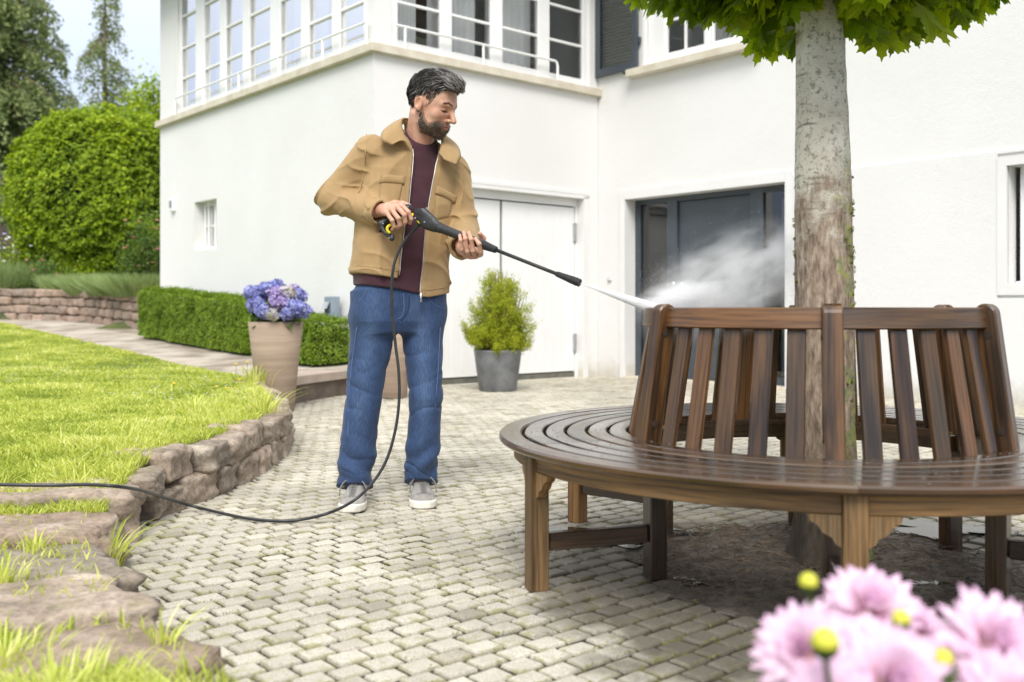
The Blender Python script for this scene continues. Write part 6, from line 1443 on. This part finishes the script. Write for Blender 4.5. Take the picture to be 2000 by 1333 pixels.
    cR = np.interp(z, [.1, .455, .86], [ANR[0], KNR[0], HPR[0]]); cL = np.interp(z, [.1, .455, .86], [ANL[0], KNL[0], HPL[0]]); dx = np.minimum(np.abs(V[:, 0] - cR), np.abs(V[:, 0] - cL)); fade = np.clip(1 - dx / .05, 0, 1) * (V[:, 1] < 4.25) * (.35 * np.exp(-((z - .72) / .14) ** 2) + .4 * np.exp(-((z - .46) / .10) ** 2) + .12) * (.7 + .5 * nz(V, 9, 3))
    jn = mesh('jeans', V, F, dj.m, body, True, attrs={'fade': np.clip(fade, 0, 1)})
    # seams, fly, hems
    def jsurf(pts, off=.001):
        out = []; 
        for (px, py) in pts:
            y_ = 4.0; p = None
            for _ in range(40): p = W3(px, py, y_); y_ += np.clip(jeans(p[None])[0], -.01, .03) * .8
            out.append(W3(px, py, y_ - off))
        return np.array(out)
    sm_ = plain('denim_seam', (.09, .15, .30), None, rough=.8); fy = plain('dark_denim', (.018, .035, .09), None, rough=.85)
    for nm, pts, r, mt in (('fly', [(788, 574), (789, 590), (789, 605), (785, 618), (777, 624)], .0018, sm_), ('fly', [(799, 577), (798, 592), (796, 606), (790, 618), (783, 626)], .0035, fy), ('side_seam', [(697, 640), (690, 690), (684, 740), (680, 800), (680, 860)], .0018, sm_), ('side_seam', [(860, 640), (857, 700), (853, 760), (850, 800)], .0018, sm_), ('pocket_seam', [(838, 581), (846, 594), (862, 603)], .0016, sm_), ('pocket_seam', [(716, 566), (710, 580), (697, 592)], .0016, sm_)):
        jp = jsurf(pts); jp = jp[np.abs(jeans(jp)) < .006]
        if len(jp) < 3: continue
        mb = MB(); mb.tube(catmull(jp, 5), r, 5); mb.build(nm, mt, jn, True)
    # ---- shoes
    su = plain('grey_suede', (.25, .235, .215), (.33, .31, .285), 30, .9, .3, 300, .001); so = plain('cream_sole', (.70, .67, .58), (.78, .75, .67), 20, .6); lc = plain('grey_lace', (.20, .195, .185), None, rough=.9)
    def shoe(toe, heel, sgn):
        toe = np.array(toe, float); heel = np.array(heel, float); f = toe - heel; Ls = np.linalg.norm(f); f /= Ls; s = np.array([-f[1], f[0], 0.0]); up = np.array([0, 0, 1.0]); o = heel
        B_ = np.stack([s, f, up], 0)
        def loc_(P): return (P - o) @ B_.T
        def prof(y): return np.interp(y / Ls, [-.02, .0, .08, .25, .45, .68, .85, .95, 1.0, 1.02], [.0, .022, .038, .041, .044, .057, .056, .042, .024, .0])
        def solef(P):
            q = loc_(P); w = prof(q[:, 1]); x = q[:, 0] - .006 * sgn * np.sin(q[:, 1] / Ls * 3); d = np.abs(x) - w; d = np.maximum(d, np.maximum(-q[:, 1] - .002, q[:, 1] - Ls)); e = np.abs(q[:, 2] - .018) - .016
            return smax(d * .8, e, .006)
        def upf(P):
            q = loc_(P); w = prof(q[:, 1]) - .0035; x = q[:, 0] - .006 * sgn * np.sin(q[:, 1] / Ls * 3); hh = np.interp(q[:, 1] / Ls, [-.02, .0, .1, .3, .42, .6, .8, .93, 1.0], [.05, .082, .092, .098, .096, .072, .050, .038, .020]); z_ = np.clip((q[:, 2] - .028) / np.maximum(hh - .028, .01), 0, 2); ww = w * np.sqrt(np.clip(1 - .42 * z_ ** 2, .05, 1))
            d = np.abs(x) - ww; d = smax(d, (q[:, 2] - hh) * .8, .020); d = np.maximum(d, .024 - q[:, 2]); return smax(d, np.maximum(-q[:, 1] + .002, q[:, 1] - Ls + .004), .01)
        c = o + f * Ls / 2; V, F = nets(upf, c - [.20, .20, 1] + [0, 0, 1.0], c + [.20, .20, .14], .0035); sh = mesh('shoe', V, F, su, body, True)
        V, F = nets(solef, c - [.20, .20, .01], c + [.20, .20, .06], .0035); mesh('sole', V, F, so, sh, True)
        mb = MB(); hh = lambda y: np.interp(y, [.42, .6, .8], [.101, .077, .055])
        for i in range(6):
            y_ = .47 + .052 * i; wd = .021 - .0015 * i; z_ = hh(y_)
            for a_, b_ in ((-1, 1), (1, -1)):
                p = [o + f * Ls * y_ + s * wd * a_ + up * (z_ - .009), o + f * Ls * (y_ + .012) + up * (z_ + .001), o + f * Ls * (y_ + .03) + s * wd * b_ + up * (z_ - .014)]; mb.tube(catmull(p, 4), .0028, 5)
        for a_ in (-1, 1):
            p = [o + f * Ls * .46 + up * .103, o + f * Ls * .50 + s * .03 * a_ + up * .110, o + f * Ls * .55 + s * .052 * a_ + up * .085, o + f * Ls * .60 + s * .056 * a_ + up * .050]; mb.tube(catmull(p, 5), .003, 5)
            p = [o + f * Ls * .46 + up * .104, o + f * Ls * .42 + s * .035 * a_ + up * .108, o + f * Ls * .46 + s * .055 * a_ + up * .080, o + f * Ls * .50 + s * .040 * a_ + up * .085]; mb.tube(catmull(p, 5), .003, 5)
        mb.build('laces', lc, sh, True)
        mb = MB(); p = [o + f * Ls * .72 + s * .045 + up * .040, o + f * Ls * .79 + s * .022 + up * .058, o + f * Ls * .80 + up * .0625, o + f * Ls * .79 - s * .022 + up * .058, o + f * Ls * .72 - s * .045 + up * .040]; mb.tube(catmull(p, 5), .0012, 4); mb.build('toe_seam', lc, sh, True)
    shoe([-.662, 4.035, 0], [-.672, 4.325, 0], 1); shoe([-.362, 4.115, 0], [-.402, 4.395, 0], -1)
man()
# ------------------------------------------------------------------ the spray gun
GP = W3(800, 422, 4.045); GE = W3(1132, 553, 3.65); GU = GE - GP; GL = np.linalg.norm(GU); GU /= GL
GV = np.array([0, 0, 1.0]) - GU * GU[2]; GV /= np.linalg.norm(GV); GW = np.cross(GU, GV); GW = GW if GW[1] < 0 else -GW     # GW towards the viewer
def gp(s, v=0.0, w=0.0): return GP + GU * s + GV * v + GW * w
def gun():
    root = thing('pressure_washer_lance', tuple(gp(.2)), 'black trigger gun and long thin spray lance with yellow parts, held in both hands', 'spray lance')
    blk = plain('black_plastic', (.018, .018, .019), (.030, .030, .031), 60, .42, .25, 400, .0006); yel = plain('yellow_plastic', (.75, .62, .02), None, rough=.4)
    B_ = np.stack([GU, GV, GW], 0); loc_ = lambda P: (P - GP) @ B_.T
    def body(P):
        q = loc_(P); k = q * [1, 1, 1.25]
        d = cap(k, [.0, .022, 0], [.035, .030, 0], .030, .030); d = smin(d, cap(k, [.035, .032, 0], [.115, .020, 0], .030, .016), .02); d = smin(d, cap(k, [.01, -.005, 0], [.13, -.002, 0], .020, .020), .02)
        d = smin(d, cap(k, [.10, -.001, 0], [.165, 0, 0], .024, .021), .015); d = smax(d, np.abs(q[:, 2]) - .021, .008)
        g = cap(q, [.022, .012, 0], [.100, .016, .006], .0035); g = np.maximum(np.abs(q[:, 1] - .014 + .12 * (q[:, 0] - .06)) - .0035, np.abs(q[:, 0] - .07) - .030); d = smax(d, -np.maximum(g, .0185 - np.abs(q[:, 2])), .002)
        return d
    V, F = nets(body, np.minimum(GP, gp(.19)) - .06, gp(.19) + [.05, .05, .09], .0022); mb = MB(); mb.add(V, F); mb.build('gun_body', blk, root, True)
    # grip behind the body, bent foot
    a0, a1, a2, a3 = W3(797, 408, 4.058), W3(772, 421, 4.060), W3(745, 437, 4.048), W3(766, 466, 4.030)
    gr = lambda P: smin(smin(chain(P, [a0, a1, a2], [.019, .016, .014]), chain(P, [W3(741, 437, 4.046), W3(752, 455, 4.038), a3], [.010, .009, .0085]), .008), cap(P, W3(766, 462, 4.032), W3(765, 467, 4.030), .010), .004)
    V, F = nets(gr, np.minimum(a2, a3) - .05, a0 + [.05, .05, .05], .0024); mb = MB(); mb.add(V, F); mb.build('grip', blk, root, True)
    mb = MB(); mb.tube(catmull([W3(806, 419, 4.035), W3(802, 424, 4.02), W3(800, 430, 4.03)], 4), .006, 8); mb.tube(catmull([W3(764, 439, 4.02), W3(757, 444, 4.018), W3(757, 451, 4.018), W3(762, 456, 4.02)], 5), [.006] * 15 + [.004], 8); mb.build('trigger', yel, root, True)
    # forend tube, ribbed nut, lance, nozzle grip
    mb = MB(); mb.lathe(gp(0), [(0, .15), (.0185, .15), (.0190, .16), (.0175, .30), (.0185, .372), (.0165, .376), (0, .376)], 28, GU); mb.build('forend', blk, root, True)
    pr = []; s = .376
    for i in range(9): r = .0185 - .0007 * i; pr += [(r, s), (r, s + .0045), (r - .003, s + .005), (r - .003, s + .0072)]; s += .0075
    mb = MB(); mb.lathe(gp(0), [(0, .374)] + pr + [(.009, s), (0, s)], 26, GU)
    for k in range(10):
        t = k / 10 * 6.283; c = math.cos(t); n_ = math.sin(t); mb.tube([gp(.378, .0165 * c, .0165 * n_), gp(s - .004, .0115 * c, .0115 * n_)], .0018, 5)
    mb.build('bayonet_nut', blk, root)
    mb = MB(); mb.lathe(gp(0), [(0, s - .002), (.0072, s), (.0068, GL - .098), (0, GL - .096)], 18, GU); mb.build('lance_tube', blk, root, True)
    pr = [(.0075, GL - .105)]; q = GL - .102
    for i in range(13): r = .0095 + .0006 * min(i, 9); pr += [(r, q), (r, q + .0042), (r - .0022, q + .0048), (r - .0022, q + .0070)]; q += .0075
    mb = MB(); mb.lathe(gp(0), pr + [(.0150, q), (.0150, q + .005), (.012, q + .006), (0, q + .004)], 26, GU)
    for k in range(12):
        t = k / 12 * 6.283; c = math.cos(t); n_ = math.sin(t); mb.tube([gp(GL - .100, .0090 * c, .0090 * n_), gp(GL - .01, .0145 * c, .0145 * n_)], .0014, 4)
    mb.build('nozzle', blk, root)
    scw = plain('screw', (.5, .5, .5), None, rough=.3, Metallic=.9); mb = MB()
    for (px, py) in ((800, 399), (833, 407), (862, 434), (858, 446), (811, 426), (829, 434), (748, 437), (760, 465)):
        p = W3(px, py, 4.0); d_ = 3.85
        f = body if px > 790 else gr
        for _ in range(40): p = W3(px, py, d_); d_ += min(max(f(p[None])[0], -.01), .03) * .8
        mb.lathe(p, [(.0034, 0), (.0030, .0014), (0, .0014)], 10, [0, -1, 0])
    mb.build('screws', scw, root)
    # hose coupling with a yellow ring
    c0, c1_ = W3(822, 434, 4.02), W3(797, 462, 4.035); ax = (c1_ - c0); L = np.linalg.norm(ax); ax /= L
    mb = MB(); mb.lathe(c0, [(.012, -.006), (.0195, -.004), (.0200, .006), (.012, .009)], 24, ax); mb.build('yellow_ring', yel, root, True)
    pr = [(.011, .004)]; q = .008
    for i in range(9): r = .0112 - .0004 * i; pr += [(r, q), (r, q + .004), (r - .002, q + .0045), (r - .002, q + .0065)]; q += .007
    mb = MB(); mb.lathe(c0, pr + [(.006, q + .004), (.006, L)], 20, ax); mb.build('coupling', blk, root)
    # the hose
    hp = [c1_ - ax * .01, c1_ + ax * .01, W3(780, 488, 4.035), W3(769, 520, 4.03), W3(765, 560, 4.03), W3(766, 610, 4.03), W3(772, 670, 4.03), W3(779, 730, 4.025), W3(779, 790, 4.02), W3(770, 850, 4.01), W3(752, 905, 4.0), W3(722, 950, 3.985), W3(685, 982, 3.96)]
    gpt = lambda px, py, z: np.array([(px - 1000) / FP * ((CH - z) * FP / (py - 605)), (CH - z) * FP / (py - 605), z])
    hp += [gpt(640, 1003, .040), gpt(590, 1015, .012), gpt(545, 1018, .009), gpt(490, 1014, .009), gpt(430, 1002, .010), gpt(370, 987, .03), gpt(320, 972, .10), gpt(275, 958, .185), gpt(225, 950, .232), gpt(170, 947, .235), gpt(120, 948, .232), gpt(60, 948, .235), gpt(0, 947, .238), gpt(-120, 945, .24), gpt(-400, 940, .25)]
    mb = MB(); P = catmull(hp, 10); mb.tube(P, .0062, 12); hs = mb.build('hose', plain('black_rubber_hose', (.022, .022, .023), (.035, .035, .036), 30, .38), None, True, org=tuple(c1_))
    tag(hs, 'thin black rubber hose hanging from the spray gun and running over the paving and lawn', 'hose')
gun()
# ------------------------------------------------------------------ water
def water():
    def vol(name, dens, stops, color=(1, 1, 1), nsc=6.0, ndist=.6, aniso=.0, radial=True, lo=.42, hi=.7):
        m = bpy.data.materials.new(name); m.use_nodes = True; t = m.node_tree; t.nodes.remove(t.nodes['Principled BSDF']); out = t.nodes['Material Output']
        pv = t.nodes.new('ShaderNodeVolumePrincipled'); pv.inputs['Color'].default_value = (*color, 1); pv.inputs['Anisotropy'].default_value = aniso; pv.inputs['Density'].default_value = dens; t.links.new(pv.outputs[0], out.inputs['Volume'])
        if radial:
            tc_ = t.nodes.new('ShaderNodeTexCoord'); n_ = t.nodes.new('ShaderNodeTexNoise'); n_.inputs['Scale'].default_value = nsc; n_.inputs['Detail'].default_value = 5; n_.inputs['Distortion'].default_value = ndist; mp_ = t.nodes.new('ShaderNodeMapping'); mp_.inputs['Rotation'].default_value = (0, R(4), 0); mp_.inputs['Scale'].default_value = (.65, 1, 1.3); t.links.new(tc_.outputs['Object'], mp_.inputs[0]); t.links.new(mp_.outputs[0], n_.inputs[0])
            r = t.nodes.new('ShaderNodeMapRange'); r.inputs[1].default_value = lo; r.inputs[2].default_value = hi; t.links.new(n_.outputs['Fac'], r.inputs[0])
            ln = t.nodes.new('ShaderNodeTexCoord'); sp = t.nodes.new('ShaderNodeMapping'); sp.inputs['Location'].default_value = (-1, -1, -1); sp.inputs['Scale'].default_value = (2, 2, 2); t.links.new(ln.outputs['Generated'], sp.inputs[0])
            le = t.nodes.new('ShaderNodeVectorMath'); le.operation = 'LENGTH'; t.links.new(sp.outputs[0], le.inputs[0]); fo = t.nodes.new('ShaderNodeMapRange'); fo.inputs[1].default_value = 1.0; fo.inputs[2].default_value = .0; t.links.new(le.outputs['Value'], fo.inputs[0])
            sq = t.nodes.new('ShaderNodeMath'); sq.operation = 'POWER'; sq.inputs[1].default_value = 1.7; t.links.new(fo.outputs[0], sq.inputs[0]); mu = t.nodes.new('ShaderNodeMath'); mu.operation = 'MULTIPLY'; t.links.new(r.outputs[0], mu.inputs[0]); t.links.new(sq.outputs[0], mu.inputs[1]); m2 = t.nodes.new('ShaderNodeMath'); m2.operation = 'MULTIPLY'; m2.inputs[1].default_value = dens; t.links.new(mu.outputs[0], m2.inputs[0]); t.links.new(m2.outputs[0], pv.inputs['Density'])
        return m
    a = gp(GL + .004); hit = W3(1288, 606, 3.27); ax = hit - a; L = np.linalg.norm(ax); ax /= L
    for nm, prof, dens in (('water_jet', [(0, 0), (.0022, .001), (.0034, .03), (.0085, L * .3), (.0140, L * .6), (.0200, L), (.008, L + .03), (0, L + .03)], 60),):
        mb = MB(); mb.lathe(a, prof, 20, ax); o = mb.build(nm, vol('jet_spray', 330, None, radial=False, aniso=.0), None, True, org=tuple(a)); tag(o, 'narrow white water jet widening from the nozzle to the left end of the bench back', 'water jet')
    # drops torn off the jet
    wd = NT('spray_drop'); wd.set((.95, .95, .95), .15); wd.p.inputs['Transmission Weight'].default_value = .4
    mb = MB(); ico = np.array([[0, 0, 1], [1, 0, 0], [0, 1, 0], [-1, 0, 0], [0, -1, 0], [0, 0, -1]]); fi = np.array([[0, 1, 2], [0, 2, 3], [0, 3, 4], [0, 4, 1], [5, 2, 1], [5, 3, 2], [5, 4, 3], [5, 1, 4]])
    for i in range(500):
        t = rng.random() ** .6; s = rng.normal(0, .010 * t + .001, 3); mb.add(a + ax * L * t + s + ico * rng.uniform(.0005, .0012), fi)
    for i in range(5200):
        u = rng.random() ** 1.2; p = hit + np.array([.02 + u * .55, u * .30, .0]) + rng.normal(0, 1, 3) * [.10, .10, .05 + .10 * u] + [0, 0, .02 + .14 * u * rng.random()]
        if p[2] < .845: p[2] = .845 + abs(rng.normal(0, .08))
        mb.add(p + ico * rng.uniform(.0004, .0011), fi)
    tag(mb.build('spray_drops', wd.m, None, True), 'tiny flying droplets around the jet and above the bench back', 'water drops', kind='stuff')
    def blob(name, c, r, dens, nsc, label, lo, hi, rot=0):
        th = 28; mb = MB(); prof = [(math.sin(t), -math.cos(t)) for t in np.linspace(0, math.pi, 14)]; mb.lathe([0, 0, 0], prof, th); mb.V[0] = mb.V[0] * r + c
        o = mb.build(name, vol(name + '_vol', dens, None, nsc=nsc, lo=lo, hi=hi), None, True, org=tuple(c)); o.rotation_euler = (0, rot, 0); tag(o, label, 'mist', kind='stuff')
    blob('mist', np.array([.80, 3.62, .93]), [.43, .22, .215], 50, 12, 'white cloud of water mist drifting up behind the bench back before the grey door', .40, .74, R(-24))
    blob('splash_mist', np.array([.56, 3.32, .868]), [.17, .10, .07], 150, 18, 'dense white splash where the jet strikes the bench rail', .35, .65, R(-10))
water()
